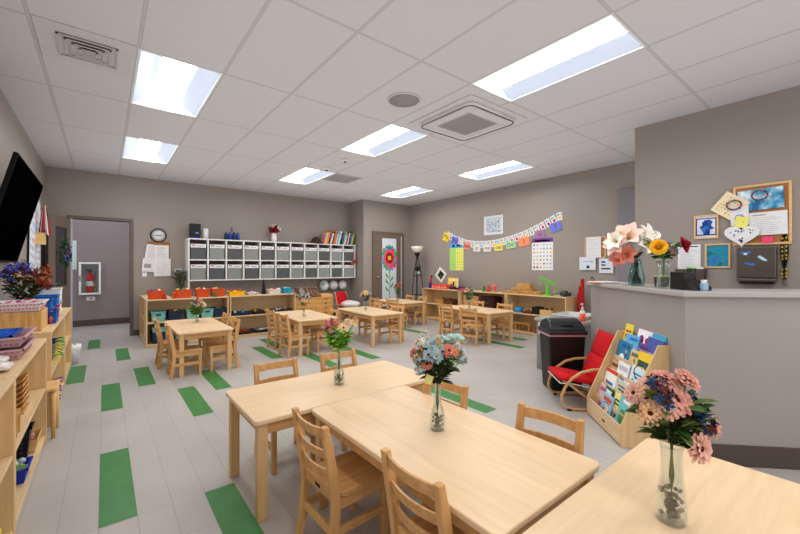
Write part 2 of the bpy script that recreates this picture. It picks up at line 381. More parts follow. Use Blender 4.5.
LL = ['recessed light panel in the ceiling just beyond the square louvred air vent', 'recessed light panel nearest the ceiling edge above the wall clock',
 'large recessed light panel beside the cassette air conditioner, closest to the camera', 'recessed light panel just beyond the round ceiling speaker', 'recessed light panel beyond the two small ceiling sensors',
 'recessed light panel in the ceiling by the right wall, above the hanging card garland', 'recessed light panel in the ceiling corner above the brown closet door',
 'recessed light panel behind the camera by the left wall', 'recessed light panel behind the camera in the middle of the ceiling', 'recessed light panel behind the camera beside the partition']
for (x, y), l in zip(lights, LL): troffer(x, y, l)
# louvred supply vent
t = thing('ceiling_vent', 'white ceiling tile with square stepped louvres of an air vent', 'air vent', (-.09, 3.70, H))
b = MB(); b.box(-.285,-.30,-.006,.285,.30,-.001); b.build('face_plate', mat('vent_white', (200,199,202), .6), t, bevel=.002)
b = MB()
for k in range(4):
    w = .175 - .04*k; z = -.012-.004*k
    for x0,y0,x1,y1 in ((-w,-w,w,-w+.012),(-w,w-.012,w,w),(-w,-w,-w+.012,w),(w-.012,-w,w,w)): b.box(x0,y0,z-.006,x1,y1,z)
b.build('louvre', mat('louvre_white', (190,189,192), .6), t)
b = MB()
for k in range(4):
    w = .175-.04*k; b.box(-w+.012,-w+.013,-.0135-.004*k,w-.012,-w+.026,-.0065)
b.build('slot', mat('slot_black', (22,22,24), .8), t)
# flat return grille
t = thing('ceiling_grille', 'flat grey square air grille in the ceiling beyond the two sensors', 'air vent', (3.47, 6.13, H))
b = MB().box(-.28,-.28,-.008,.28,.28,-.001)
b.build('grille_face', mat('grille_grey', (186,185,188), .6), t)
b = MB()
for k in range(16): b.box(-.25,-.25+.032*k,-.012,.25,-.24+.032*k,-.008)
b.build('grille_slats', mat('grille_slats', (160,159,162), .6), t)
# speaker
t = thing('ceiling_speaker', 'round grey speaker grille set in the ceiling', 'speaker', (2.32, 2.86, H))
MB().lathe([(.165,-.0),(.165,-.008),(.15,-.012),(.148,-.006)], 36).build('trim_ring', mat('spk_ring', (200,199,201), .5), t)
b = MB().cyl((0,0,-.011), .148, .006, 36); b.build('grille', mat('spk_grille', (150,149,152), .7, var=.15, scale=300), t)
# cassette air conditioner
t = thing('air_conditioner', 'square cassette air conditioner in the ceiling with black outlet slots', 'air conditioner', (3.21, 2.83, H))
def rrect(w, r, n=6):
    pts = []
    for cx, cy, a0 in ((w-r,w-r,0),(-w+r,w-r,90),(-w+r,-w+r,180),(w-r,-w+r,270)):
        for k in range(n+1): a = rad(a0+90*k/n); pts.append((cx+r*math.cos(a), cy+r*math.sin(a)))
    return pts
AC = mat('ac_white', (208,206,208), .5)
MB().prism(rrect(.47,.02), -.012, -.001).build('ceiling_panel', AC, t, bevel=.003)
MB().prism(rrect(.40,.09), -.045, -.012).build('body', AC, t, bevel=.006)
b = MB().tube([(x,y,-.046) for x,y in rrect(.385,.085)], .006, 4, closed=True); 
b.build('slot', mat('slot_black', (22,22,24), .8), t)
for i in range(4):
    a = PI/2*i; M = Matrix.Rotation(a,4,'Z')
    MB().box(-.26,.30,-.052,.26,.365,-.044, M=M).build('flap', AC, t, bevel=.004)
b = MB().box(-.24,-.24,-.05,.24,.24,-.044); b.build('intake_panel', mat('ac_grey', (176,174,176), .6), t)
b = MB()
for k in range(15): b.box(-.22,-.225+.03*k,-.054,.22,-.212+.03*k,-.049)
b.build('intake_slats', mat('ac_slats', (150,148,151), .6), t)
for (x, y), l in (((2.91,5.63), 'small round smoke detector on the ceiling, farther of the two sensors'), ((2.9,5.01), 'small round white sensor on the ceiling, closer of the two sensors')):
    t = thing('smoke_detector', l, 'smoke detector', (x,y,H))
    MB().lathe([(.065,0),(.065,-.015),(.05,-.03),(1e-4,-.036)], 20).build('housing', WHITE, t)
    MB().lathe([(.022,-.03),(.022,-.045),(1e-4,-.048)], 12).build('sensor_cap', DGREY, t)

# ---------------------------------------------------------------- tables
TABH = .505
def table(lx, ly, label, loc, rz, axis='X'):
    t = thing('classroom_table', label, 'table', loc, rz, 'wooden children tables')
    b = MB(); 
    pts = []; r = .03
    for cx, cy, a0 in ((lx/2-r,ly/2-r,0),(-lx/2+r,ly/2-r,90),(-lx/2+r,-ly/2+r,180),(lx/2-r,-ly/2+r,270)):
        for k in range(5): a = rad(a0+22.5*k); pts.append((cx+r*math.cos(a), cy+r*math.sin(a)))
    b.prism(pts, TABH-.024, TABH); b.build('tabletop', BIRCH if axis == 'X' else BIRCHY, t, bevel=.005)
    a = MB(); i = .035
    ex, ey = lx/2-i, ly/2-i
    a.box(-ex,-ey,TABH-.085,ex,-ey+.018,TABH-.025).box(-ex,ey-.018,TABH-.085,ex,ey,TABH-.025)
    a.box(-ex,-ey+.018,TABH-.085,-ex+.018,ey-.018,TABH-.025).box(ex-.018,-ey+.018,TABH-.085,ex,ey-.018,TABH-.025)
    a.build('apron', CHAIRX, t)
    for sx in (-1,1):
        for sy in (-1,1):
            MB().cbox((sx*(lx/2-.045), sy*(ly/2-.045), (TABH-.025)/2), (.05,.05,TABH-.025)).build('leg', LEG, t, bevel=.005)
    return t
tA = table(1.195, .585, 'long wooden table with the pink and yellow bouquet, its end toward the green floor planks', (1.165, 2.125, 0), 0)
tB = table(.64, 1.195, 'wooden table holding the blue and coral daisy bouquet, chairs on both long sides', (1.168, 1.232, 0), 0, 'Y')
tC = table(1.21, .605, 'wooden table holding the tall glass vase of dusty pink and navy flowers', (1.27, .305, 0), 0)
tabs = [
 (table(.60, 1.25, 'wooden table with the white and orange posy, in front of the orange bins', (.945, 5.455, 0), 0, 'Y'), (.945,5.455), 0),
 (table(.61, 1.22, 'wooden table with the silver feather bouquet, in front of the drawer chest', (2.46, 5.53, 0), rad(-4), 'Y'), (2.46,5.53), -6),
 (table(.61, 1.22, 'wooden table with the cream rose bouquet, in front of the red cushioned chair', (3.575, 5.37, 0), rad(-3), 'Y'), (3.56,5.37), -5),
 (table(.64, 1.1, 'wooden table with the coral posy, in front of the closet door', (5.13, 6.5, 0), rad(-2), 'Y'), (5.12,6.5), -5),
 (table(.61, 1.25, 'wooden table with the pale green posy, in front of the right wall toy shelves', (5.22, 4.40, 0), rad(-6), 'Y'), (5.28,4.42), -13)]
# ---------------------------------------------------------------- chairs (local +X = the way the chair faces)
def make_chair(label, loc, rz):
    t = thing('child_chair', label, 'chair', loc, rz, 'wooden ladder back children chairs')
    def bx(z):   # rake of the back post
        if z < .27: return -.155 - .035*(1-z/.27)**1.6
        return -.155 - .055*((z-.27)/.34)**1.2
    for s in (-1, 1):
        b = MB(); zs = [0,.07,.14,.21,.27,.34,.42,.5,.57,.60]; vs = []; fs = []
        for z in zs:
            w = .020 - (.004 if z in (0,) else 0) - (.005 if z >= .57 else 0); x = bx(z)
            for dx, dy in ((-w,-.014),(w,-.014),(w,.014),(-w,.014)): vs.append((x+dx, s*.136+dy, z))
        n = len(zs)
        for k in range(n-1):
            for i in range(4): j=(i+1)%4; fs.append((4*k+i,4*k+j,4*k+4+j,4*k+4+i))
        fs += [(3,2,1,0),(4*n-4,4*n-3,4*n-2,4*n-1)]
        b.add(vs, fs); b.build('back_leg', CHAIRW, t, bevel=.005)
        MB().cbox((.108, s*.128, .14), (.03,.03,.28)).build('front_leg', CHAIRW, t, bevel=.004)
        MB().box(bx(.16)+.01, s*.132-.009, .125, .105, s*.132+.009, .158).build('side_stretcher', CHAIRX, t, bevel=.003)
        MB().box(bx(.27)+.01, s*.130-.009, .235, .105, s*.130+.009, .278).build('seat_rail', CHAIRX, t)
    def slat(z0, z1, name, bow=.022, th=.012):
        b = MB(); n = 8; vs = []; fs = []
        for k in range(n+1):
            y = -.125+.25*k/n; o = -bow*(1-(2*k/n-1)**2)
            for z, dx in ((z0,-th/2),(z0,th/2),(z1,th/2),(z1,-th/2)): vs.append((bx(z)+o+dx, y, z))
        for k in range(n):
            for i in range(4): j=(i+1)%4; fs.append((4*k+i,4*k+j,4*k+4+j,4*k+4+i))
        fs += [(3,2,1,0),(4*n,4*n+1,4*n+2,4*n+3)]
        b.add(vs, fs, 0, False); return b.build(name, CHAIRX, t, bevel=.003)
    slat(.543, .588, 'top_rail'); slat(.452, .490, 'slat'); slat(.368, .405, 'slat')
    p = slat(.262, .318, 'lower_rail', 0, .016)
    MB().box(-.1685,-.02,.283,-.163,.02,.295).build('maker_plate', BLACKP, p)
    slat(.128, .16, 'back_stretcher', 0, .016)
    # dished seat
    b = MB(); nx, ny = 7, 7; vs = []; fs = []
    for z in (0, 1):
        for i in range(nx+1):
            for j in range(ny+1):
                u, v = i/nx, j/ny; x = -.14+.275*u; y = (-.5+v)*(.25 if u < .08 else .292)
                dish = -.010*math.sin(PI*min(1,max(0,(u)/.85)))*math.sin(PI*v)
                edge = -.006 if u > .95 else 0
                vs.append((x, y, (.300+dish+edge) if z else .280))
    N = (nx+1)*(ny+1)
    for i in range(nx):
        for j in range(ny):
            a = i*(ny+1)+j; fs.append((a, a+1, a+ny+2, a+ny+1)); fs.append((N+a, N+a+ny+1, N+a+ny+2, N+a+1))
    for i in range(nx):
        a = i*(ny+1); fs.append((a, a+ny+1, N+a+ny+1, N+a)); a += ny; fs.append((a, N+a, N+a+ny+1, a+ny+1))
    for j in range(ny):
        a = j; fs.append((a, N+a, N+a+1, a+1)); a = nx*(ny+1)+j; fs.append((a, a+1, N+a+1, N+a))
    b.add(vs, fs, 0, False); b.build('seat', CHAIRX, t, bevel=.003)
    return t
# back legs stand .20 behind the chair's centre
proto = None
def chair(x, y, deg, label):     # x, y = centre of the back post tops
    global proto
    a = rad(deg); px, py = x + .205*math.cos(a), y + .205*math.sin(a)
    if proto is None: proto = make_chair(label, (px,py,0), a); return proto
    return dup(proto, (px,py,0), a, label)
chair(.70, 1.515, 2, 'ladder back chair with dished seat in view, at the bare corner where two tables meet')
chair(.79, .94, 0, 'ladder back chair closest to the camera, its seat under the daisy bouquet table')
chair(.935, 2.56, -90, 'chair behind the pink and yellow bouquet table, the one at its far left end')
chair(1.415, 2.55, -90, 'chair behind the pink and yellow bouquet table, seen directly past the vase')
chair(1.53, 1.51, 187, 'chair whose top rail shows directly behind the daisy bouquet vase')
chair(1.575, .90, 185, 'chair on the far side of the daisy table, toward the book rack')
chair(.51, 5.57, 0, 'chair left of the white and orange posy table, the one nearer the shelves')
chair(.565, 4.98, 0, 'chair left of the white and orange posy table, the one nearer the camera')
chair(1.35, 5.63, 180, 'chair right of the white and orange posy table, the one nearer the shelves')
chair(1.32, 5.03, 180, 'chair right of the white and orange posy table, the one nearer the camera')
chair(2.0, 5.74, 3, 'chair left of the silver feather bouquet table, the farther one')
chair(1.95, 5.09, 3, 'chair left of the silver feather bouquet table, the nearer one')
chair(2.86, 5.78, 174, 'chair right of the silver feather bouquet table, by the drawer chest')
chair(2.80, 5.17, 174, 'chair right of the silver feather bouquet table, the nearer one')
chair(3.98, 5.68, 172, 'chair on the right side of the cream rose table, the farther one')
chair(3.92, 5.0, 190, 'chair on the right side of the cream rose table, the nearer one')
chair(4.53, 6.62, 8, 'chair left of the coral posy table, the one nearer the closet door')
chair(4.57, 6.02, 14, 'chair left of the coral posy table, the one nearer the camera')
chair(5.62, 6.70, 175, 'chair right of the coral posy table, the farther one')
chair(5.56, 6.18, 175, 'chair right of the coral posy table, beside the end of the toy shelf')
chair(4.74, 4.69, 8, 'chair with its ladder back to the camera, left one at the pale green posy table')
chair(4.56, 4.00, 13, 'chair with its ladder back to the camera, right one at the pale green posy table')
chair(5.68, 4.72, 176, 'chair behind the pale green posy, against the right wall shelves')
chair(5.62, 4.06, 190, 'chair facing the camera at the right end of the pale green posy table')

# ---------------------------------------------------------------- low open shelves
def low_shelf(label, loc, rz, L, D=.38, Hh=.745, shelves=(.055, .395), back=True, group='low wooden toy shelves', dividers=()):
    t = thing('low_shelf', label, 'shelf', loc, rz, group)     # front at local y=0, body to +y, x from 0 to L
    T = .019
    MB().box(0,0,Hh-T,L,D,Hh).build('top', SHELFW, t, bevel=.003)
    for x in (0, L-T): MB().box(x,0,0,x+T,D,Hh-T).build('side_panel', SHELFE, t, bevel=.002)
    for z in shelves: MB().box(T,.005,z-T,L-T,D-.01,z).build('shelf', SHELFW, t, bevel=.002)
    for x in dividers: MB().box(x,.005,.055,x+T,D-.01,Hh-T).build('divider', SHELFE, t)
    if back: MB().box(T,D-.008,.03,L-T,D,Hh-T).build('back_panel', SHELFW, t)
    MB().box(T,.02,0,L-T,.032,.036).build('toe_board', SHELFW, t)
    return t
low_shelf('low shelf under the cubbies holding teal and navy bins, orange bins on top', (.5,6.85,0), 0, 1.18)
low_shelf('low shelf under the cubbies holding black trays, yellow tub on top', (1.70,6.85,0), 0, 1.18)
low_shelf('low end shelf opening to the left, behind the teal bin shelf by the hallway', (.50,8.19,0), rad(-90), .94, D=.38)
low_shelf('near right wall low shelf under the green balance scale', (6.03,4.33,0), rad(-90), 1.18)
low_shelf('middle right wall low shelf with slatted tray and dark box inside', (6.03,5.53,0), rad(-90), 1.18)
low_shelf('far right wall low shelf beside the floor lamp, red books on top', (6.03,6.73,0), rad(-90), 1.18)
low_shelf('left wall shelf cut off by the photo edge, closest to the camera', (-.32,1.24,0), rad(90), 1.2, D=.40)
low_shelf('left wall shelf with pink baskets on top and blue bin at the bottom', (-.32,2.45,0), rad(90), 1.2, D=.40)
low_shelf('left wall shelf with the pine crate on top and blue bins in it', (-.32,3.98,0), rad(90), 1.25, D=.40)
low_shelf('left wall shelf farthest from the camera, beside the white waste bin', (-.32,5.26,0), rad(90), 1.0, D=.40)

# ---------------------------------------------------------------- white cubbies on the back wall
CX0, CX1, CY, CZ0, CZ1 = 1.24, 4.95, 8.0, .98, 1.80
t = thing('cubby_shelf', 'long white wall cubby unit of two rows filled with grey bins', 'shelf', (CX0, CY, 0))
n = 11; W = CX1-CX0-.02; tk = .03; cw = (W-.03)/n
MB().box(0,0,CZ1-.025,W,.345,CZ1).build('top_board', WHITE, t, bevel=.002)
MB().box(.03,0,CZ0,W,.345,CZ0+.025).build('bottom_board', WHITE, t, bevel=.002)
MB().box(.03,0.002,1.375,W-.03,.34,1.40).build('middle_board', WHITE, t)
MB().box(0,0,0,.03,.345,CZ1-.025).build('side_panel', WHITE, t, bevel=.002)
MB().box(W-.03,0,CZ0+.025,W,.345,CZ1-.025).build('side_panel', WHITE, t, bevel=.002)
for k in range(1, n): MB().box(cw*k,.001,CZ0+.025,cw*k+.028,.34,CZ1-.025).build('divider', WHITE, t)
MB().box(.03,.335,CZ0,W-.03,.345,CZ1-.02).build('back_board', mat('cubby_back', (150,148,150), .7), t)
FD = mat('bin_dark', (94, 97, 101), .85, var=.08, scale=50, bump=.3); FL = mat('bin_light', (142, 147, 146), .85, var=.08, scale=50, bump=.3)
protos = {}
for row in (0, 1):
    for k in range(n):
        dark = (row + k) % 2 == 0
        x = CX0 + cw*k + .028 + (cw-.028)/2; z = (1.401, CZ0+.026)[row]
        lab = '%s grey fabric bin in the %s cubby row, %s from the left end' % ('dark' if dark else 'light', ('upper','lower')[row], ORD[k])
        if dark not in protos:
            b = thing('storage_bin', lab, 'storage bin', (x, CY+.02, z), 0, 'grey bins in the white cubbies'); protos[dark] = b
            MB().tub((0,.13,0), (.262,.24), (.27,.26), .285, .008, 0, 0).build('body', FD if dark else FL, b, bevel=.006)
            lb_ = MB().box(-.132,-.008,.222,.132,-.003,.292,0)
            lb_.box(-.115,-.0095,.262,-.06,-.0079,.278,1).box(-.115,-.0095,.243,-.03,-.0079,.252,2).box(-.02,-.0095,.246,.09,-.0079,.262,2)
            lb_.build('label_card', [PAPER, REDP, INKL], b)
        else: dup(protos[dark], (x, CY+.02+R_.uniform(0,.015), z), R_.uniform(-.02,.02), lab)
# ---------------------------------------------------------------- paper pinned things
def sheet(name, label, cat, x, y, z, w, h, rz, mats, marks, tilt=0, group=None, th=.0025, curl=0):
    o = MB(); o.box(-w/2,-th,-h/2,w/2,0,h/2,0)
    for (a, b_, c, d_, mi) in marks: o.rect(a*w-w/2, b_*h-h/2, c*w-w/2, d_*h-h/2, -th-.0006, mi)
    ob = o.build(name, mats, loc=(x,y,z)); ob.rotation_euler = Euler((0, tilt, rz), 'XYZ')
    return tag(ob, label, cat, group)
def lines(n, x0=.12, x1=.88, y0=.1, y1=.88, mi=1, t=.018):
    out = []
    for k in range(n):
        y = y1-(y1-y0)*k/max(1,n-1); out.append((x0, y-t/2, x0+(x1-x0)*R_.uniform(.6,1), y+t/2, mi))
    return out
def grid(nx, ny, mis, x0=.06, x1=.94, y0=.04, y1=.86, fill=.5):
    out = []
    for i in range(nx):
        for j in range(ny):
            w = (x1-x0)/nx; h = (y1-y0)/ny; f = fill*R_.uniform(.6,1.1)
            cx, cy = x0+w*(i+.5), y0+h*(j+.5); out.append((cx-w*f/2, cy-h*f/2, cx+w*f/2, cy+h*f/2, R_.choice(mis)))
    return out
# back wall
t = thing('wall_clock', 'round black-rimmed wall clock above the pinned papers', 'clock', (.805, YB, 1.845))
Mx = Matrix.Rotation(PI/2,4,'X')
MB().lathe([(.10,0),(.128,0),(.132,.02),(.128,.035),(.116,.038),(.112,.02)], 32, M=Mx, close=False).build('rim', BLACKP, t)
MB().cyl((0,0,0), .118, .015, 32, M=Mx).build('face', PAPER, t)
b = MB()
for k in range(12):
    M = Matrix.Rotation(2*PI*k/12,4,'Y'); b.box(-.004,-.0175,.085,.004,-.0152,.102, M=M)
b.build('hour_marks', INK, t)
MB().box(-.004,-.020,-.01,.004,-.018,.075, M=Matrix.Rotation(rad(-92),4,'Y')).build('minute_hand', BLACKP, t)
MB().box(-.005,-.023,-.01,.005,-.021,.055, M=Matrix.Rotation(rad(88),4,'Y')).build('hour_hand', BLACKP, t)
CORK = mat('cork', (176, 122, 76), .9, var=.15, scale=90)
def board(name, label, x, y, z, w, h, rz, frame_mat, inner, fr=.018, d=.018):
    t = thing(name, label, 'notice board', (x,y,z), rz)
    b = MB()
    for a in ((-w/2,-h/2,w/2,-h/2+fr),(-w/2,h/2-fr,w/2,h/2),(-w/2,-h/2+fr,-w/2+fr,h/2-fr),(w/2-fr,-h/2+fr,w/2,h/2-fr)): b.box(a[0],-d,a[1],a[2],0,a[3])
    b.build('frame', frame_mat, t, bevel=.002); MB().box(-w/2+fr,-d*.55,-h/2+fr,w/2-fr,0,h/2-fr).build('cork', inner, t)
    return t
board('cork_board', 'small brown-framed cork board below the wall clock, half covered by papers', .81, YB-.001, 1.50, .36, .44, 0, wood('cork_frame_brown', (150,95,55), (165,108,65)), CORK)
PM = [PAPER, INKL, INK]
sheet('paper_sheet', 'white printed sheet pinned on the left of the small cork board', 'paper', .72, YB-.022, 1.50, .24, .33, 0, PM, lines(12), rad(8))
sheet('paper_sheet', 'white printed sheet pinned on the right of the small cork board', 'paper', .86, YB-.026, 1.50, .22, .32, 0, PM, lines(12), 0)
sheet('paper_sheet', 'wide white form pinned at the lower left below the wall clock', 'paper', .69, YB-.024, 1.28, .28, .24, 0, PM, lines(5)+[(.1,.3,.5,.6,1)], rad(4))
sheet('paper_sheet', 'white ruled chart pinned at the lower right below the wall clock', 'paper', .87, YB-.03, 1.24, .26, .33, 0, PM, lines(14, t=.01), 0)
sheet('paper_note', 'small white note hanging at the bottom left of the pinned papers', 'paper', .585, YB-.012, 1.14, .07, .14, 0, PM, [(.3,.5,.7,.8,1)], 0)
sheet('paper_note', 'small white note hanging below the middle of the pinned papers', 'paper', .765, YB-.012, 1.13, .07, .13, 0, PM, [(.3,.2,.7,.5,1)], 0)
t = thing('thermostat', 'small white thermostat with grey screen on the wall beside the cubbies', 'thermostat', (1.13, YB, 1.17))
MB().box(-.06,-.025,-.045,.06,0,.045).build('casing', WHITE, t, bevel=.006); MB().box(-.035,-.027,-.015,.035,-.0245,.028).build('screen', mat('lcd', (90,110,98), .3), t)
# hallway extinguisher cabinet
t = thing('extinguisher_cabinet', 'white fire extinguisher cabinet with glass front on the hallway wall', 'cabinet', (-.23, 10.3, 1.01))
b = MB(); w, h, f = .18, .34, .04
for a in ((-w,-h,w,-h+f),(-w,h-f,w,h),(-w,-h+f,-w+f,h-f),(w-f,-h+f,w,h-f)): b.box(a[0],-.17,a[1],a[2],0,a[3])
b.build('frame', WHITE, t, bevel=.008)
MB().box(-w+f,-.004,-h+f,w-f,0,h-f).build('back_plate', mat('cab_inside', (176,174,176), .6), t)
MB().box(-w+f,-.165,-h+f,w-f,-.162,h-f).build('pane', GLASS, t)
MB().box(-w+.01,-.182,-.06,-w+.03,-.17,.06).build('handle', CHROME, t, bevel=.003)
t = thing('fire_extinguisher', 'red fire extinguisher inside the hallway cabinet', 'fire extinguisher', (-.23, 10.21, .712))
MB().lathe([(.06,.0),(.066,.01),(.066,.34),(.045,.40),(.02,.42)], 16).build('cylinder', REDP, t)
MB().lathe([(.067,.14),(.067,.24)], 16, close=False).build('paper_label', PAPER, t)
MB().box(-.012,-.012,.42,.012,.012,.45).box(-.07,-.006,.45,.03,.006,.465).box(-.07,-.006,.475,.03,.006,.487).build('valve', BLACKP, t)
MB().tube([(.03,-.02,.45),(.08,-.02,.43),(.085,-.03,.3),(.06,-.06,.2)], .006).build('hose', BLACKP, t)
sheet('wall_notice', 'small white box sign under the extinguisher cabinet in the hallway', 'sign', -.22, 10.299, .58, .14, .08, 0, [WHITE, INK], [(.35,.4,.7,.65,1)], th=.02)
sheet('hallway_poster', 'tall pale green chart hanging in the hallway just past the door', 'poster', -.50, 10.298, 1.5, .10, .6, 0, [mat('chart_pale', (200,214,212), .7), TEAL, GREEN], grid(2, 8, [1,2], fill=.4))
# ---------------------------------------------------------------- television
t = thing('television', 'large black flat television tilted forward on the left wall', 'television', (XL, 4.70, 1.70))
def tvM():
    # local x along the wall (world +Y); tilt so the top leans into the room
    return Matrix.Rotation(PI/2,4,'Z')
b = MB()
A = Vector((.05,0,-.41)); B_ = Vector((.25,0,.41))      # bottom and top edge (x = away from wall)
up = (B_-A).normalized(); nrm = Vector((up.z,0,-up.x)); ctr = (A+B_)/2
TVM = Matrix.Translation(ctr) @ Matrix(((0,nrm.x,up.x,0),(1,0,0,0),(0,nrm.z,up.z,0),(0,0,0,1)))   # cols: x->worldY, y->nrm (out), z->up
b.box(-.725,-.03,-.42,.725,0,.42, M=TVM); b.build('casing', mat('tv_case', (16,16,18), .5, spec=.2), t, bevel=.004)
_tv = MB().box(-.71,0,-.40,.71,.004,.405, M=TVM).build('screen', mat('tv_screen', (3,3,4), .35, spec=.03), t)
MB().box(-.3,-.07,-.22,.3,-.03,.22, M=TVM).build('rear_housing', BLACKP, t, bevel=.01)
bpy.data.materials['tv_screen'].node_tree.nodes['Principled BSDF'].inputs['IOR'].default_value = 1.0
b = MB().box(0,-.18,-.25,.02,.18,.25); b.box(.02,-.12,.10,.12,-.08,.14).box(.02,.08,.10,.12,.12,.14)
b.build('wall_bracket', BLACKM, t)
# ---------------------------------------------------------------- left wall papers, flag
WB = mat('whiteboard', (214,220,226), .3)
sheet('white_board', 'tall pale white board panel on the left wall behind the hanging papers', 'board', XL+.001, 7.15, 1.35, .95, 1.5, LW, [WB, CHROME], [(0,0,1,.01,1),(0,.99,1,1,1),(0,0,.008,1,1),(.992,0,1,1,1)], th=.02)
CM = [PAPER2, REDP, LBLUE, INKL, PINK, TEAL]
sheet('wall_chart', 'white chart of many small coloured pictures on the left wall beside the flag', 'poster', XL+.022, 7.28, 1.62, .42, .80, LW, CM, grid(4, 8, [1,2,3,4,5]))
sheet('wall_chart', 'white paper of picture squares on the left wall right behind the television', 'poster', XL+.024, 6.72, 1.65, .42, .9, LW, CM, grid(4, 7, [1,2,3,3,4]), rad(6))
sheet('paper_sheet', 'tilted white page pinned at the top of the left wall papers', 'paper', XL+.028, 7.25, 2.08, .35, .24, LW, PM, lines(3), rad(14))
sheet('paper_sheet', 'narrow teal dotted strip of paper at the bottom of the left wall board', 'paper', XL+.024, 6.9, 1.12, .12, .34, LW, [PAPER2, TEAL, LBLUE], grid(1,5,[1,2]))
t = thing('flag', 'small striped red and white flag drooping from a wooden holder', 'flag', (XL, 7.12, 1.60))
MB().tube([(.06,0,.03),(.12,-.03,.50)], .006).build('pole', PINE, t)
b = MB(); n = 10
FLR = mat('flag_red', (150,30,40), .8); FLW = mat('flag_white', (215,210,205), .8); FLB = mat('flag_blue', (28,34,66), .8)
NS = 18
def fl_pt(k, s):
    q = k/n; r = (.010+.042*q**.8)*(1+.35*math.sin(s*2*PI*5/NS)); a = 2*PI*s/NS
    return (.105+.045*(1-q)*0+r*math.cos(a), -.03*(1-q)+r*math.sin(a), .50-.40*q-.02*math.sin(s*2.1)*q)
for k in range(n):
    for s in range(NS):
        b.add([fl_pt(k,s),fl_pt(k,s+1),fl_pt(k+1,s+1),fl_pt(k+1,s)], [(0,1,2,3)], 2 if (k < 4 and s < 8) else (s//2)%2)
for k in range(0):
    for s in range(6):
        y0 = -.10+.035*s; z = lambda i, yy: .50-.038*i-.03*abs(yy)
        dx = .012*math.sin(3*s)
        b.add([(.10+dx-.004*k,y0*(1+.09*k)*.55,z(k,y0)),(.10-dx-.004*k,(y0+.035)*(1+.09*k)*.55,z(k,y0+.035)),(.096-dx-.004*k,(y0+.035)*(1+.09*(k+1))*.55,z(k+1,y0+.035)),(.096+dx-.004*k,y0*(1+.09*(k+1))*.55,z(k+1,y0))],[(0,1,2,3)], 2 if (k<4 and s<3) else s%2)
b.build('cloth', [FLR, FLW, FLB], t)
t2 = thing('wooden_holder', 'light wooden box holding the striped flag on the left wall', 'box', (XL, 7.10, 1.56))
b = MB(); b.tub((.06,0,0), (.11,.15), (.11,.15), .16, .008, 0, 0); b.build('box', PINE, t2)
MB().box(.115,-.05,.16,.118,.05,.2).build('coloured_cards', BLUE, t2)
# wreath on the door window
t = thing('door_wreath', 'dark green leafy wreath with blue berries hung on the open door', 'wreath', (-.50, 7.82, 1.47), rad(-12))
b = MB(); lf = MB()
G1 = mat('leaf_dark', (48, 74, 40), .7, var=.3); G2 = mat('leaf_mid', (84, 118, 52), .7, var=.3); G3 = mat('leaf_lime', (128, 176, 58), .65, var=.25)
def leaf(mb, p, d, L, w, mi=0, curl=.15):
    d = Vector(d).normalized(); s = d.cross(Vector((R_.uniform(-.4,.4),R_.uniform(-.4,.4),1))); s = s.normalized() if s.length > .1 else Vector((1,0,0)); nn = s.cross(d); p = Vector(p)
    a = p; m1 = p+d*L*.4+nn*L*curl*.5; e = p+d*L+nn*L*-curl*.3; m2 = p+d*L*.75+nn*L*curl*.3
    mb.add([a, m1+s*w/2, m2+s*w*.35, e, m2-s*w*.35, m1-s*w/2, m1+nn*-w*.15], [(0,6,1),(0,5,6),(6,2,1),(6,3,2),(6,4,3),(6,5,4)], mi, True)
for k in range(90):
    a = R_.uniform(0, 2*PI); r = .12+R_.uniform(-.03,.03)
    leaf(lf, (R_.uniform(.0,.05), r*math.cos(a), r*math.sin(a)*1.3), (R_.uniform(-.1,.5), math.cos(a)+R_.uniform(-.8,.8), math.sin(a)+R_.uniform(-.8,.8)), .08, .035, R_.choice([0,0,0,1]))
lf.build('leaves', [G1, G2], t)
for k in range(9):
    a = R_.uniform(0,2*PI); MB().sphere((.05,.12*math.cos(a),.15*math.sin(a)), .018, 8, 5).build('berry', mat('berry_blue', (70,90,170), .5), t)

# ---------------------------------------------------------------- vases and bouquets
def vase(label, loc, h, prof, gl=None, n=20, ridged=0):
    t = thing('glass_vase', label, 'vase', loc, 0, 'clear glass vases')
    b = MB(); P = [(r, z) for r, z in prof]; th = .0025
    full = [(1e-4, 0)] + P + [(max(r-th, .002), z) for r, z in reversed(P[0:])][:-1] + [(max(P[0][0]-th,.002), .008), (1e-4, .008)]
    b.lathe(full, n, close=False)
    if ridged:
        b.v = [(x*(1+ridged*math.cos(10*math.atan2(y,x))), y*(1+ridged*math.cos(10*math.atan2(y,x))), z) for x,y,z in b.v]
    b.build('body', gl or GLASS, t); return t
def blob(b, c, r, mi=0, n=7, k=5, sc=(1,1,1)): b.sphere(c, r, n, k, mi, sc)
def frame(d):
    d = Vector(d).normalized(); u = d.cross(Vector((0,0,1)));
    if u.length < .1: u = Vector((1,0,0))
    u.normalize(); v = d.cross(u); return d, u, v
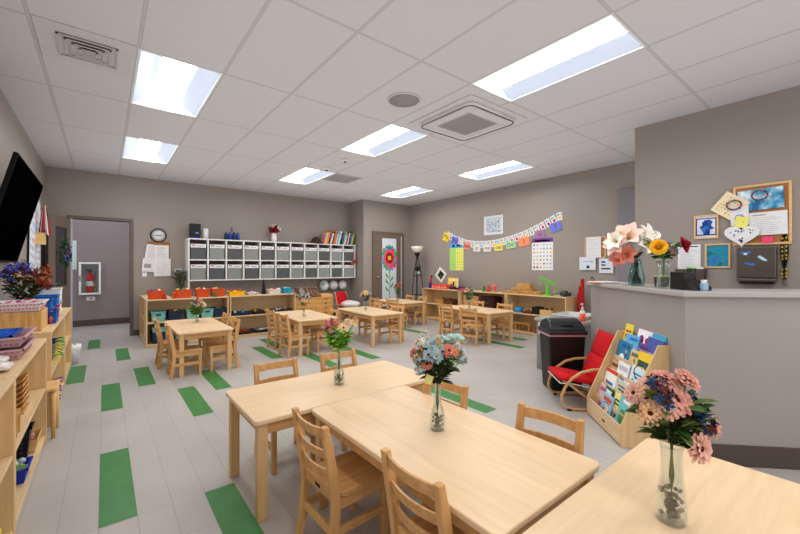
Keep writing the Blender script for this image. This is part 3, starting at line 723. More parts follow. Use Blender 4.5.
def flower(parent, c, d, r, kind, m1, m2, name='flower'):
    d, u, v = frame(d); c = Vector(c); b = MB(); r = r*(1.13 if kind == 'daisy' else 1.22 if kind == 'cluster' else 1.3 if kind == 'lily' else 1.1)
    if kind == 'daisy':
        for ring, (n, rr, lift, mi) in enumerate(((14, 1.0, .2, 0), (12, .80, .5, 0), (8, .5, .8, 0))):
            for k in range(n):
                a = 2*PI*(k+.5*ring)/n + R_.uniform(-.1,.1); e = u*math.cos(a)+v*math.sin(a); s = d.cross(e)
                w = r*.26*(1 if ring == 0 else .8); rr_ = r*rr*R_.uniform(.9,1.06)
                p0 = c+e*r*.12; p1 = c+e*rr_*.55+d*r*lift*.55; p2 = c+e*rr_+d*r*lift*(.55+R_.uniform(-.2,.15))
                b.add([p0-s*w*.25, p0+s*w*.25, p1+s*w*.75, p2+s*w*.5, p2+e*r*.07, p2-s*w*.5, p1-s*w*.75, p1-d*r*.05], [(0,1,7),(1,2,7),(2,3,7),(3,4,7),(4,5,7),(5,6,7),(6,0,7)], mi, True)
        b.sphere(c+d*r*.12, r*.16, 8, 5, 1)
        for k in range(12):
            a = 2*PI*k/12; e = u*math.cos(a)+v*math.sin(a); b.sphere(c+e*r*.17+d*r*.2, r*.05, 5, 3, 1)
    elif kind == 'rose':
        for ring in range(4):
            n = 5; rr = r*(.28+.24*ring); hh = r*(.9-.2*ring)
            for k in range(n):
                a = 2*PI*(k+.5*(ring%2))/n; vs = []
                for i in range(4):
                    for j in range(4):
                        aa = a + (j/3-.5)*1.5; q = i/3; ra = rr*(.35+.65*q**.7)*(1+.12*(ring>1)*(q>.9))
                        vs.append(c + (u*math.cos(aa)+v*math.sin(aa))*ra + d*(hh*q - r*.35 - (.12*r if (q > .9 and ring > 1) else 0)*(1 if j in (0,3) else .3)))
                b.add(vs, [(i*4+j,i*4+j+1,i*4+j+5,i*4+j+4) for i in range(3) for j in range(3)], 0, True)
        b.sphere(c, r*.3, 7, 5, 1)
    elif kind == 'cluster':
        for k in range(26):
            e = Vector((R_.gauss(0,1),R_.gauss(0,1),R_.gauss(0,1))).normalized(); p = c + e*r*R_.uniform(.4,.95)
            q, uu, vv = frame(e)
            for i in range(4):
                a = 2*PI*i/4; f = uu*math.cos(a)+vv*math.sin(a); g = q.cross(f)
                b.add([p, p+f*r*.24+g*r*.16, p+f*r*.42+q*r*.10, p+f*r*.24-g*r*.16], [(0,1,2,3)], 0 if k % 3 else 1)
    elif kind == 'lily':
        for k in range(6):
            a = 2*PI*k/6+.2; e = u*math.cos(a)+v*math.sin(a); s = d.cross(e); vs = []; N = 7
            for i in range(N):
                q = i/(N-1); w = r*.36*math.sin(PI*(.12+.86*q))**.8; out = r*(.08+.95*q**1.5); hh = r*(.95*q - .35*q**3)
                for j in (-1, 0, 1): vs.append(c + e*(out - .05*r*abs(j)) + s*w*j + d*(hh + (.10*r*abs(j))))
            b.add(vs, [(i*3+j,i*3+j+1,i*3+j+4,i*3+j+3) for i in range(N-1) for j in (0,1)], 0, True)
        for k in range(5):
            a = 2*PI*k/5; e = u*math.cos(a)+v*math.sin(a); b.tube([c, c+d*r*.5+e*r*.1, c+d*r*.75+e*r*.2], r*.018, 4, 1)
    elif kind == 'feather':
        L = r*2.2
        b.tube([c, c+d*L], r*.03, 4, 1)
        for i in range(14):
            q = i/14; 
            for s in (-1, 1):
                w = r*.55*math.sin(PI*(.15+.8*q)); p = c+d*L*q; b.add([p, p+d*L*.09, p+u*s*w+d*L*.16, p+u*s*w*.95+d*L*.11], [(0,1,2,3)], 0)
    return b.build(name, [m1, m2], parent)
FC = {n: mat('petal_'+n, c, .75, var=.12, scale=80) for n, c in dict(dusty=(214,152,136), blush=(226,178,160), peach=(236,190,150), navy=(36,74,116), pale=(176,200,208), coral=(220,134,112), white=(232,228,222), cream=(238,214,164), orange=(226,150,90), pink=(226,140,150), lav=(150,130,176), rust=(150,62,36), red=(158,20,34), yellow=(246,190,40), mint=(176,212,206), silver=(186,192,198), blue=(88,96,196), amar=(246,214,202), wlily=(244,240,230)).items()}
CEN = mat('flower_centre', (96, 40, 34), .8); CENY = mat('flower_centre_yellow', (200,160,60), .8)
STEM = mat('stem_green', (86, 112, 60), .7); STEMB = mat('stem_brown', (92, 74, 56), .7)
def bouquet(label, loc, neck, spread, height, heads, leaves=60, lm=(G1, G2), leafL=.05, extra=None, name='bouquet', low=.0, tilt=(0,0)):
    """loc = table point; neck = height of the vase mouth; heads = list of (dx,dy,dz,r,kind,petal,centre)"""
    t = thing(name, label, 'flowers', loc, 0, 'bouquets in vases')
    st = MB()
    for hd_ in heads:
        dx, dy, dz, r, kind, pc, cc = hd_
        a = R_.uniform(0, 2*PI); q = .006
        st.tube([(q*math.cos(a)*1.6, q*math.sin(a)*1.6, .012+low), (-q*math.cos(a), -q*math.sin(a), neck*.6), (q*.5*math.cos(a+1), q*.5*math.sin(a+1), neck), (dx*.55, dy*.55, neck+(dz-neck)*.55), (dx, dy, dz)], .0016 if height < .5 else .0022, 4)
        v = Vector((dx, dy, 0)) + Vector((-.045, -.055, max(.02, (dz-neck)*.45)))
        flower(t, (dx,dy,dz), v, r, kind, FC[pc], CEN if cc else CENY)
    st.build('stems', STEM, t)
    if leaves:
        lf = MB()
        for k in range(leaves):
            a = R_.uniform(0, 2*PI); q = R_.random(); rr = spread*(.15+.6*q)*R_.uniform(.5,1)
            z = neck + (height-neck)*(.05+.7*q*R_.uniform(.5,1))
            leaf(lf, (rr*math.cos(a)*.7, rr*math.sin(a)*.7, z), (math.cos(a), math.sin(a), R_.uniform(-.3,1)), leafL*R_.uniform(.7,1.2), leafL*.5, k % 2)
        lf.build('leaves', list(lm), t)
    if extra: extra(t)
    return t
def cam_xy(right, fwd):   # right/away from the camera, as world offsets (camera yaw 38.4 deg)
    return (.7833*right + .6217*fwd, -.6217*right + .7833*fwd)
def H_(r, z, f, rad_, kind, pc, cc=1):
    x, y = cam_xy(r, f); return (x, y, z, rad_, kind, pc, cc)
BOT = [(.030,0),(.036,.02),(.037,.05),(.030,.085),(.018,.12),(.015,.16),(.016,.20),(.020,.215)]
# C: dusty pink and navy flowers, tall ribbed vase
vC = (1.305, .362, TABH)
vase('tall flared glass vase of grey stones under the dusty pink flowers', vC, .225, [(.034,0),(.038,.012),(.036,.055),(.030,.12),(.026,.17),(.027,.21),(.030,.225)], n=60, ridged=.035)
pb = []
for k in range(38):
    a = R_.uniform(0,2*PI); r = .026*math.sqrt(R_.random()); z = TABH+.016+.0022*k
    st = MB(); st.sphere((0,0,0), .0085, 8, 6, 0, (1, R_.uniform(.7,1), R_.uniform(.6,.8)))
    o = st.build('pebble', mat('stone_%d' % (k%3), [(92,84,76),(120,110,98),(70,64,60)][k%3], .5, var=.2), loc=(vC[0]+r*math.cos(a), vC[1]+r*math.sin(a), z), rot=(R_.random(),R_.random(),R_.random()*3))
    tag(o, 'smooth grey brown pebble inside the tall vase of dusty pink flowers', 'pebble', 'pebbles in the tall vase')
bouquet('bouquet of dusty pink daisies and navy sprays in the foreground vase', vC, .225, .13, .42, [
 H_(-.065,0.358,.01,.034,'daisy','peach'), H_(-.075,0.323,-.02,.030,'daisy','peach'), H_(-.09,0.363,.03,.028,'daisy','blush'), H_(-.045,0.383,.04,.03,'daisy','blush'),
 H_(.0,0.408,.03,.033,'daisy','dusty'), H_(.045,0.413,.0,.034,'daisy','dusty'), H_(-.005,0.358,-.02,.042,'daisy','dusty'), H_(.085,0.318,.03,.036,'daisy','dusty'),
 H_(.095,0.288,-.03,.03,'daisy','dusty'), H_(.03,0.243,-.06,.038,'daisy','blush'), H_(.065,0.253,-.02,.034,'daisy','blush'), H_(.06,0.383,.06,.03,'daisy','dusty'), H_(-.035,0.343,-.03,.032,'daisy','blush'),
 H_(-.045,0.368,-.02,.034,'cluster','navy'), H_(-.03,0.393,.02,.026,'cluster','navy'), H_(.055,0.338,-.01,.032,'cluster','navy'), H_(.07,0.298,-.04,.026,'cluster','navy'), H_(.075,0.273,.0,.022,'cluster','navy')],
 leaves=130, leafL=.06, lm=(mat('leaf_rich', (56,88,38), .6, var=.3), mat('leaf_olive', (84,104,44), .6, var=.3)))
# B: pale blue, white and coral flowers
vB = (1.20, 1.235, TABH)
vase('narrow necked glass vase of grey stones on the table with chairs both sides', vB, .21, BOT)
def peb(label, loc, h=.05, n=30, r=.028):
    b = MB()
    for k in range(n):
        a = R_.uniform(0,2*PI); q = r*math.sqrt(R_.random())*.9; b.sphere((q*math.cos(a), q*math.sin(a), .012+h*R_.random()), .006, 6, 4, k%3)
    o = b.build('pebbles', [mat('stone_0',(92,84,76)), mat('stone_1',(120,110,98)), mat('stone_p',(150,145,150))], loc=loc, kind='stuff'); tag(o, label, 'pebbles')
peb('mixed small grey pebbles filling the base of the daisy bouquet vase', vB, .055)
def twigs(t):
    b = MB(); c = MB()
    for r, z, f in ((-.10,.40,.02),(-.07,.43,.05),(-.055,.45,.0),(.02,.42,.04)):
        x, y = cam_xy(r, f); b.tube([(0,0,.21),(x*.5,y*.5,.32),(x,y,z)], .0014, 4)
        for k in range(5):
            q = .6+.4*k/4; c.sphere((x*q, y*q, .21+(z-.21)*q), .005, 5, 4)
    b.build('twigs', STEMB, t); c.build('buds', FC['white'], t)
    x, y = cam_xy(.075,.0); f = MB()
    for k in range(5): f.sphere((x+.013*(k-2), y-.008*(k-2), .425+.008*(k%2)-.004*abs(k-2)), .019, 8, 5, 0, (1.2,1,.55))
    f.build('folded_petals', FC['mint'], t)
    x, y = cam_xy(-.045,-.055); MB().cbox((0,0,0),(.034,.002,.04), M=Matrix.Translation((x,y,.245)) @ Matrix.Rotation(-.67,4,'Z') @ Matrix.Rotation(.4,4,'Y')).build('paper_tag', mat('tag_yellow', (216,214,140), .8), t)
bouquet('full bouquet of coral daisies and pale blue blossoms in the narrow glass vase', vB, .21, .13, .42, [
 H_(.045,.365,-.03,.032,'daisy','coral'), H_(.075,.355,.0,.022,'daisy','coral'), H_(-.05,.31,-.04,.024,'daisy','coral'), H_(-.11,.35,.0,.022,'daisy','coral'), H_(-.065,.355,-.02,.02,'daisy','coral'),
 H_(-.03,.385,.0,.03,'daisy','pale',0), H_(.005,.375,-.03,.028,'daisy','pale',0), H_(-.01,.345,-.05,.028,'daisy','pale',0), H_(-.045,.35,-.05,.026,'daisy','pale',0), H_(-.09,.33,-.02,.026,'cluster','pale',0),
 H_(.10,.345,.03,.028,'cluster','pale',0), H_(.115,.32,.0,.024,'cluster','pale',0), H_(.02,.40,.03,.028,'cluster','white',0), H_(.06,.39,.04,.026,'cluster','mint',0), H_(-.075,.385,.03,.024,'cluster','white',0), H_(-.085,.28,-.02,.022,'cluster','pale',0), H_(.0,.395,-.01,.026,'cluster','pale',0), H_(.09,.375,.05,.022,'cluster','white',0)],
 leaves=150, leafL=.055, lm=(mat('leaf_moss', (66,78,34), .6, var=.3), mat('leaf_forest', (44,66,34), .6, var=.3)), extra=twigs)
# A: lime leaves, pink and yellow
vA = (1.172, 2.10, TABH)
vase('narrow necked glass vase of dark stones on the far long table', vA, .21, BOT)
peb('dark grey pebbles in the vase under the lime green leaves', vA, .05)
bouquet('bouquet of pink and yellow blossoms with lime green leaves', vA, .21, .13, .42, [
 H_(-.065,.385,0,.026,'cluster','pink'), H_(-.05,.355,-.03,.028,'cluster','coral'), H_(-.08,.35,.0,.022,'cluster','silver'), H_(-.045,.40,.02,.02,'cluster','coral'), H_(-.03,.335,-.04,.02,'cluster','silver'),
 H_(.03,.36,-.03,.03,'daisy','cream'), H_(.055,.395,.0,.024,'daisy','peach'), H_(.09,.385,.02,.024,'daisy','cream'), H_(.10,.40,.04,.022,'cluster','peach',0), H_(-.02,.375,.0,.024,'daisy','coral')],
 leaves=260, leafL=.05, lm=(mat('leaf_bright', (150,200,70), .6, var=.25), mat('leaf_green', (96,160,54), .6, var=.3)))
# small posies on the five far tables
def small_vase(label, loc): vase(label, loc, .15, [(.022,0),(.026,.015),(.026,.045),(.013,.07),(.010,.12),(.013,.15)], n=12)
P1 = (.985, 5.66, TABH); vase('squat glass vase on the table in front of the orange bins', P1, .09, [(.026,0),(.028,.01),(.028,.07),(.03,.09)], n=14)
bouquet('round posy of white and orange blossoms with trailing green leaves', P1, .09, .15, .30, [
 H_(-.05,.25,0,.034,'cluster','white'), H_(-.02,.29,0,.03,'cluster','blush'), H_(.03,.29,.02,.028,'daisy','orange'), H_(.06,.26,0,.03,'cluster','white'), H_(.10,.235,-.01,.028,'daisy','peach'), H_(.0,.24,-.05,.03,'cluster','pale'), H_(.035,.23,-.04,.024,'daisy','peach'), H_(-.09,.24,.02,.024,'cluster','cream'), H_(-.005,.32,.03,.02,'cluster','lav')],
 leaves=150, leafL=.065, lm=(G3, G2), name='posy')
P2 = (2.36, 5.30, TABH); small_vase('slim glass vase on the table by the drawer chest', P2)
bouquet('silver feather bouquet with small peach daisies', P2, .15, .12, .32, [
 H_(-.05,.28,0,.085,'feather','silver'), H_(-.09,.27,.02,.075,'feather','silver'), H_(.03,.27,.02,.06,'feather','silver'), H_(-.01,.29,.03,.07,'feather','silver'),
 H_(.03,.29,0,.032,'cluster','silver'), H_(.07,.28,.02,.03,'cluster','silver'), H_(-.02,.31,-.02,.03,'cluster','silver'), H_(.0,.245,-.03,.03,'daisy','peach'), H_(.03,.24,-.02,.026,'daisy','peach'), H_(-.06,.26,.0,.03,'cluster','silver')],
 leaves=30, leafL=.04, name='feather_bouquet')
P3 = (3.50, 5.35, TABH); small_vase('slim glass vase on the table by the red cushioned chair', P3)
bouquet('bouquet of cream roses with dark leaves', P3, .15, .10, .36, [
 H_(-.06,.30,0,.026,'rose','cream',0), H_(-.09,.265,0,.026,'rose','peach',0), H_(-.03,.325,0,.026,'rose','cream',0), H_(.0,.30,-.02,.026,'rose','cream',0), H_(.03,.29,0,.026,'rose','cream',0), H_(.02,.33,.03,.024,'rose','peach',0), H_(.075,.29,.0,.026,'cluster','pale')],
 leaves=60, leafL=.05, lm=(G1, mat('leaf_teal',(40,62,52),.6)), name='rose_bouquet')
P4 = (4.98, 6.35, TABH); small_vase('slim glass vase on the table by the closet door', P4)
bouquet('posy of coral blossoms in front of the closet door poster', P4, .15, .12, .40, [
 H_(-.04,.36,0,.03,'cluster','coral'), H_(.04,.38,0,.034,'cluster','coral'), H_(.0,.33,-.02,.034,'cluster','dusty'), H_(.06,.33,0,.034,'cluster','coral'), H_(-.07,.31,0,.028,'cluster','pink')],
 leaves=50, leafL=.06, lm=(G1, G2), name='posy')
P5 = (5.03, 4.38, TABH); small_vase('slim glass vase on the table by the right wall shelves', P5)
bouquet('pale green posy in front of the right wall shelves', P5, .15, .12, .40, [
 H_(-.04,.35,0,.03,'cluster','cream'), H_(.03,.38,0,.03,'cluster','mint'), H_(.0,.33,-.02,.03,'cluster','peach'), H_(.06,.34,0,.03,'cluster','mint'), H_(-.06,.32,0,.03,'daisy','peach')],
 leaves=80, leafL=.06, lm=(G2, mat('leaf_sage', (110,136,84), .6, var=.2)), name='posy')
# left shelf vase with blue and rust flowers
PL = (-.56, 4.78, .746); vase('clear glass vase behind the white basket on the left wall shelf', PL, .20, [(.045,0),(.05,.02),(.04,.10),(.035,.15),(.05,.20)])
bouquet('spreading bouquet of blue irises and rust orange dried flowers', PL, .20, .28, .50, [
 H_(-.14,.47,0,.05,'cluster','blue'), H_(-.04,.51,0,.05,'cluster','blue'), H_(-.11,.38,-.02,.04,'cluster','blue'), H_(-.20,.44,0,.05,'cluster','blue'), H_(.02,.47,0,.04,'cluster','blue'),
 H_(.10,.44,0,.05,'cluster','rust'), H_(.15,.47,.02,.05,'cluster','rust'), H_(.18,.42,.0,.045,'cluster','orange'), H_(.06,.38,-.02,.045,'cluster','rust'), H_(.14,.37,0,.045,'cluster','rust'), H_(.20,.34,0,.04,'cluster','rust'), H_(-.02,.42,-.02,.04,'cluster','orange')],
 leaves=170, leafL=.075, lm=(G1, mat('leaf_brown', (96,72,36), .7, var=.3)))
# red and white roses on the cubbies
PR = (2.92, 8.12, 1.801); t = thing('white_vase', 'small white vase on top of the white cubbies', 'vase', PR)
MB().lathe([(1e-4,0),(.05,0),(.062,.05),(.055,.14),(.05,.19),(.045,.19),(.05,.14),(.05,.02)], 18, close=False).build('body', mat('ceramic', (226,222,220), .3), t)
bouquet('red and white roses in the white vase on top of the cubbies', PR, .19, .13, .40, [
 H_(-.07,.27,0,.06,'rose','red'), H_(.0,.25,-.04,.06,'rose','red'), H_(.06,.27,0,.06,'rose','red'), H_(-.03,.35,0,.055,'rose','white'), H_(.05,.33,.02,.05,'rose','red'), H_(.11,.30,.02,.045,'rose','white'), H_(-.10,.31,.03,.05,'rose','red')],
 leaves=30, leafL=.07, lm=(G1, G1), name='rose_bouquet')
# speaker box, dispenser bottle, blue machine, on the cubbies
t = thing('speaker_box', 'black speaker box with blue base at the left end of the cubbies', 'speaker', (1.375, 8.10, 1.801))
MB().box(-.09,-.07,.03,.09,.10,.28).build('casing', BLACKP, t, bevel=.01); MB().box(-.085,-.065,0,.085,.09,.03).build('blue_base', mat('speaker_blue', (20,60,150), .4), t)  # base is plain blue, no emission
MB().box(-.0,-.073,.09,.05,-.0695,.115).build('badge', LBLUE, t)
t = thing('paper_roll', 'white upright paper towel roll beside the black speaker box', 'paper roll', (1.56, 8.10, 1.801))
MB().lathe([(.02,0),(.05,0),(.05,.20),(.02,.20)], 20, close=False).build('roll', PAPER, t); MB().lathe([(.02,0),(.02,.20)], 12, close=False).build('core', TAN, t)
t = thing('blue_bottle_rack', 'cluster of blue liquid bottles on top of the cubbies', 'bottles', (2.05, 8.12, 1.801))
BG = mat('blue_liquid', (24, 70, 150), .15, coat=.5)
for k,(x,h) in enumerate(((-.11,.15),(-.035,.17),(.04,.17),(.115,.16))):
    o = MB().lathe([(.036,0),(.036,h*.75),(.014,h*.9),(.014,h)], 12).build('bottle', BG if k%2 else mat('blue_deep',(22,40,100),.3), t, loc=(x,0,0))
MB().tube([(.0,0,.17),(.0,0,.26)], .012).build('pump', BG, t)
# dark hat and books on top right
t = thing('brown_hat', 'flat brown cloth hat lying on the cubbies left of the books', 'hat', (3.93, 8.15, 1.801))
MB().lathe([(.19,0),(.17,.015),(.12,.03),(.10,.10),(.06,.15),(1e-4,.165)], 20).build('hat_body', mat('hat_felt', (72,50,42), .9, bump=.3), t)
bookcols = [(226,150,150),(232,206,170),(224,150,40),(190,60,40),(60,50,90),(226,226,226),(40,40,44),(214,110,50),(200,130,80),(232,232,238),(90,160,214),(226,226,226),(60,60,66),(30,40,60),(34,120,130),(190,200,190),(210,214,196),(170,60,110),(232,226,210),(60,90,50),(36,96,170),(220,210,120),(150,170,90)]
x = 4.08
bdesc = ['salmon','beige','amber','brick red','purple','white','black','orange','tan','pale grey','sky blue','white','dark grey','midnight blue','teal','sage','ivory','magenta','cream','dark green','blue','pale yellow','olive']
for k, c in enumerate(bookcols):
    th = .018 + .010*((k*7) % 3); hh = .24 + .03*((k*5) % 4); lean = rad(15)
    o = thing('book', '%s spine book leaning on top of the cubbies, %s from the left end' % (bdesc[k], ORD[k] if k < 22 else 'last'), 'book', (x, 8.04, 1.801), 0, 'books on top of the cubbies')
    M = Matrix.Rotation(lean,4,'Y')
    z0 = math.sin(lean)*th
    b = MB().box(0,0,0,th,.20,hh,0,M).box(.001,-.0015,hh*.55,th-.001,0,hh*.85,1,M)
    b.v = [(p[0],p[1],p[2]+z0) for p in b.v]
    b.build('cover', [C(*c), C(*[min(255,int(v*.6+70)) for v in c])], o)
    pg = MB().box(.002,.004,hh-.001,th-.002,.196,hh+.0015,0,M); pg.v = [(p[0],p[1],p[2]+z0) for p in pg.v]; pg.build('pages', PAPER, o)
    x += th/math.cos(lean)+.006
t = thing('stuffed_toy', 'orange and pink cord toy dangling over the last cubby', 'toy', (4.82, 7.99, 1.40))
MB().tube([(.07,0,.2),(.09,-.012,.1),(.07,-.012,.0)], .018, 6).build('cord', PINK, t); b = MB(); b.sphere((.04,-.02,-.02), .05, 8, 5, 0, (1.2,.5,1)).sphere((-.02,-.02,-.07), .035, 8, 5, 0, (1,.6,1)); b.build('body', mat('toy_rust',(150,74,50),.9), t)
# ---------------------------------------------------------------- right wall: garland, posters
XW = XR
def rw(y, z): return (XW, y, z)
def gz(y):   # height of the string
    u = (y-5.15)/1.3; return 1.80 + .25*u*u*(1.0 if y > 5.15 else .95)
pts = [(6.33,2.12),(6.05,1.98),(5.68,1.86),(5.4,1.82),(5.11,1.81),(4.81,1.83),(4.52,1.88),(4.22,1.95),(3.88,2.07),(3.5,2.24)]
def sz(y):
    for (a, za), (b_, zb) in zip(pts, pts[1:]):
        if a >= y >= b_: return za+(zb-za)*(a-y)/(a-b_)
    return pts[-1][1]
o = MB().tube([(XW-.006, a, b_) for a, b_ in pts], .0025, 4).build('garland_string', PAPER); tag(o, 'thin white string of the card garland on the right wall', 'string')
y = 6.34; k = 0
while y > 3.52:
    w = .105; z = sz(max(3.5, y-w/2)); sl = math.atan2(sz(y)-sz(max(3.5,y-w)), w)
    sheet('alphabet_card', 'white alphabet picture card on the wall garland, %s from its left end' % (ORD[k] if k < 22 else ['twenty-third','twenty-fourth','twenty-fifth','twenty-sixth','twenty-seventh','twenty-eighth'][k-22]), 'card', XW-.004, y-w/2, z-.075, .098, .15, RW, [PAPER, REDP, LBLUE, INKL, YEL, TEAL], [(.15,.6,.45,.85,R_.choice([2,3])),(.3,.15,.75,.5,R_.choice([1,2,4,5])),(.55,.65,.8,.8,3)], tilt=sl, group='white cards of the wall garland')
    y -= .112; k += 1
for y, z, w, h, c, s, cn, tl in [(6.33,1.97,.20,.20,(240,216,40),'My','bright yellow',20),(6.05,1.87,.21,.17,(112,124,214),'Sky','violet blue',14),(5.68,1.73,.19,.16,(238,146,118),'Saw','salmon pink',8),(5.39,1.665,.20,.15,(222,222,220),'in','off-white, left one',3),(5.105,1.655,.20,.15,(226,224,220),'me','off-white, right one',0),(4.81,1.66,.21,.15,(234,218,110),'can','mustard yellow',-3),(4.51,1.70,.22,.15,(178,218,176),'Do!','mint green',-8),(4.21,1.745,.24,.17,(242,146,112),'I','salmon orange',-8),(3.87,1.87,.21,.15,(168,124,170),'o','plum purple',-8),(3.56,1.98,.22,.17,(120,126,216),'?','periwinkle blue',-16)]:
    t = thing('word_card', '%s word card clipped under the garland on the right wall' % cn, 'card', (XW-.010, y, z), RW, 'coloured word cards on the garland')
    t.rotation_euler = Euler((0, rad(tl), RW), 'XYZ')
    MB().prism([(-w/2+.01,-h/2),(w/2-.01,-h/2),(w/2,-h/2+.01),(w/2,h/2-.01),(w/2-.01,h/2),(-w/2+.01,h/2),(-w/2,h/2-.01),(-w/2,-h/2+.01)], 0, .003, M=Matrix.Rotation(PI/2,4,'X')).build('card', C(*c), t)
    text(s, h*.75, INK, t, (0,-.004,0))
sheet('wall_picture', 'large white paper of teal and grey splatters above the garland', 'picture', XW-.004, 4.95, 2.135, .49, .40, RW, [PAPER2, TEAL, LBLUE, INKL, DGREY, PINK], grid(10, 8, [1,1,2,3,3,4,5], .12,.88,.12,.9,.8)[::1], tilt=0)
YG = mat('chart_yellow', (224,230,120), .7); YG2 = mat('chart_green', (178,222,120), .7)
sheet('wall_chart', 'yellow green number chart with blue header on the right wall', 'poster', XW-.003, 6.0, 1.48, .43, .62, RW, [YG, YG2, BLUE, REDP, LBLUE, TAN, LBLUE], [(0,0,.45,.84,1),(0,.84,1,1,6),(.2,.88,.35,.96,3),(.5,.9,.8,.95,0)]+[(a,b_,c,d_,m) for a,b_,c,d_,m in grid(6,7,[3,5,5,4,5],.05,.95,.05,.82,.35)])
sheet('wall_chart', 'white picture word chart with purple header on the right wall', 'poster', XW-.003, 3.825, 1.49, .43, .60, RW, [PAPER, PURP, ORANGE, YEL, REDP, LBLUE, INKL, BROWN], [(0,.87,1,1,1),(.15,.90,.85,.95,2)]+grid(6,7,[6,6,3,4,5,7,6],.03,.97,.03,.85,.5))
board('cork_board', 'light-framed cork board on the right wall behind the pink amaryllis', XW-.001, 2.86, 1.58, .34, .36, RW, wood('frame_light', (214,176,128),(228,194,148)), CORK)
sheet('paper_sheet', 'white printed page pinned on the cork board behind the pink amaryllis', 'paper', XW-.022, 2.88, 1.58, .24, .34, RW, PM, lines(10, t=.01))
sheet('paper_sheet', 'white page with a red and blue round sticker, left of the amaryllis', 'paper', XW-.026, 2.98, 1.31, .27, .22, RW, [PAPER2, INKL, BLUE, REDP], [(.15,.62,.6,.66,1),(.65,.6,.85,.68,1),(.45,.12,.62,.34,2),(.5,.17,.57,.29,3)])
sheet('paper_sheet', 'white page with blue printed blocks directly below the amaryllis', 'paper', XW-.022, 2.68, 1.27, .22, .24, RW, [PAPER2, INK, BLUE], [(.15,.7,.45,.82,2),(.15,.5,.45,.6,1),(.15,.25,.8,.35,1)])
# closet door poster with the collage flower
t = thing('door_poster', 'long white paper with a colourful collage flower on the closet door', 'poster', (5.735, 7.668, 1.25))
MB().box(-.225,-.003,-1.0,.225,0,.73).build('paper', PAPER2, t)
b = MB(); cs = [C(222,44,60), LBLUE, C(60,170,90), YEL, C(232,92,110), C(40,120,200), C(150,20,34)]
rings = [(.0,1,.10,3),(.085,8,.095,6),(.16,12,.10,4),(.22,16,.095,None),(.275,16,.07,None)]
for q,(r, n, s, ci) in enumerate(rings):
    for k in range(n):
        a = 2*PI*k/n+.2*q; cx, cz = r*math.cos(a)*.85, .23+r*math.sin(a)*1.1; ci_ = ci if ci is not None else R_.choice([0,1,2,3,4,5,1,2])
        Mq = Matrix.Translation((cx,-.004-.0012*(5-q)-.0004*(k%3),cz)) @ Matrix.Rotation(R_.uniform(-.4,.4),4,'Y')
        b.add([Mq @ Vector(p) for p in ((-s/2,0,-s/2),(s/2,0,-s/2),(s/2,0,s/2),(-s/2,0,s/2))], [(0,1,2,3)], ci_)
b.build('collage_flower', cs, t)
b = MB(); b.tube([(0,-.006,-.08),(.02,-.006,-.4),(0,-.006,-.9)], .008, 4)
for z, s in ((-.2,-1),(-.28,1),(-.36,-1),(-.45,1),(-.55,-1)): b.add([(0.01,-.006,z-.1),(s*.05,-.0065,z-.02),(s*.13,-.007,z+.07),(s*.11,-.0065,z-.03)], [(0,1,2,3)])
b.build('stem_and_leaves', C(60,160,90), t)
# ---------------------------------------------------------------- torchiere lamp with plant stand
LX, LY = 6.12, 7.02
t = thing('floor_lamp', 'black metal tripod floor lamp with white bowl shade in the corner', 'lamp', (LX, LY, 0))
MB().lathe([(.03,1.60),(.09,1.64),(.13,1.69),(.165,1.76),(.16,1.76),(.125,1.695),(.08,1.65),(1e-4,1.63)], 28, close=False).build('shade', mat('shade_glass', (232,228,220), .35), t)
MB().lathe([(.012,1.45),(.03,1.5),(.075,1.585),(.08,1.60),(1e-4,1.60)], 20).build('shade_cup', BLACKM, t)
for k in range(3):
    a = rad(100+120*k); ca, sa = math.cos(a), math.sin(a)
    MB().tube([(.21*ca,.21*sa,0),(.15*ca,.15*sa,.7),(.11*ca,.11*sa,1.05),(.055*ca,.055*sa,1.3),(.02*ca,.02*sa,1.5)], .009, 6).build('leg', BLACKM, t)
MB().lathe([(1e-4,0),(.14,0),(.14,.012),(1e-4,.012)], 24, (0,0,.55), close=False).build('lower_shelf', BLACKM, t)
MB().lathe([(1e-4,0),(.115,0),(.115,.012),(1e-4,.012)], 24, (0,0,1.03), close=False).build('upper_shelf', BLACKM, t)
MB().tube([(0,0,.55),(0,0,1.5)], .007).build('pole', BLACKM, t)
def plant(name, label, loc, potr, poth, potm, n, L, lm, up=.7, w=.02, cat='plant', off=(0,0)):
    t = thing(name, label, cat, loc)
    MB().lathe([(1e-4,0),(potr*.75,0),(potr,poth),(potr*.88,poth),(potr*.66,.01),(1e-4,.01)], 16, close=False).build('pot', potm, t)
    MB().cyl((0,0,poth*.75), potr*.85, poth*.1, 14).build('soil', BROWN, t)
    lf = MB()
    for k in range(n):
        a = R_.uniform(0,2*PI); e = (math.cos(a)*R_.uniform(.3,1), math.sin(a)*R_.uniform(.3,1), up*R_.uniform(.5,1.5)); leaf(lf, (R_.uniform(-.02,.02)*1, R_.uniform(-.02,.02), poth*.85+R_.uniform(0,L*.6)), e, L*R_.uniform(.6,1), w, k % 2, .3)
    lf.build('foliage', list(lm), t); return t
plant('potted_plant', 'small green plant in a white pot on the tripod lamp shelf', (LX+.045, LY+.03, 1.043), .05, .09, WHITE, 60, .13, (G2, G1), .6, .03)
plant('potted_plant', 'grey green shrubby plant in a glass pot at the left end of the cubbies', (1.13, 8.10, .70), .06, .11, mat('pot_grey', (170,172,168), .3), 90, .30, (mat('leaf_grey', (112,120,100), .7, var=.3), mat('leaf_grey2', (84,92,76), .7)), 1.9, .022)
o = MB().box(-.12,-.14,0,.12,.14,.69).box(-.1,-.145,.05,.1,-.14,.64); o = o.build('plant_stand', SHELFE, loc=(1.11,8.10,0), bevel=.004); tag(o, 'plain wooden pedestal box under the grey green shrubby plant', 'stand')

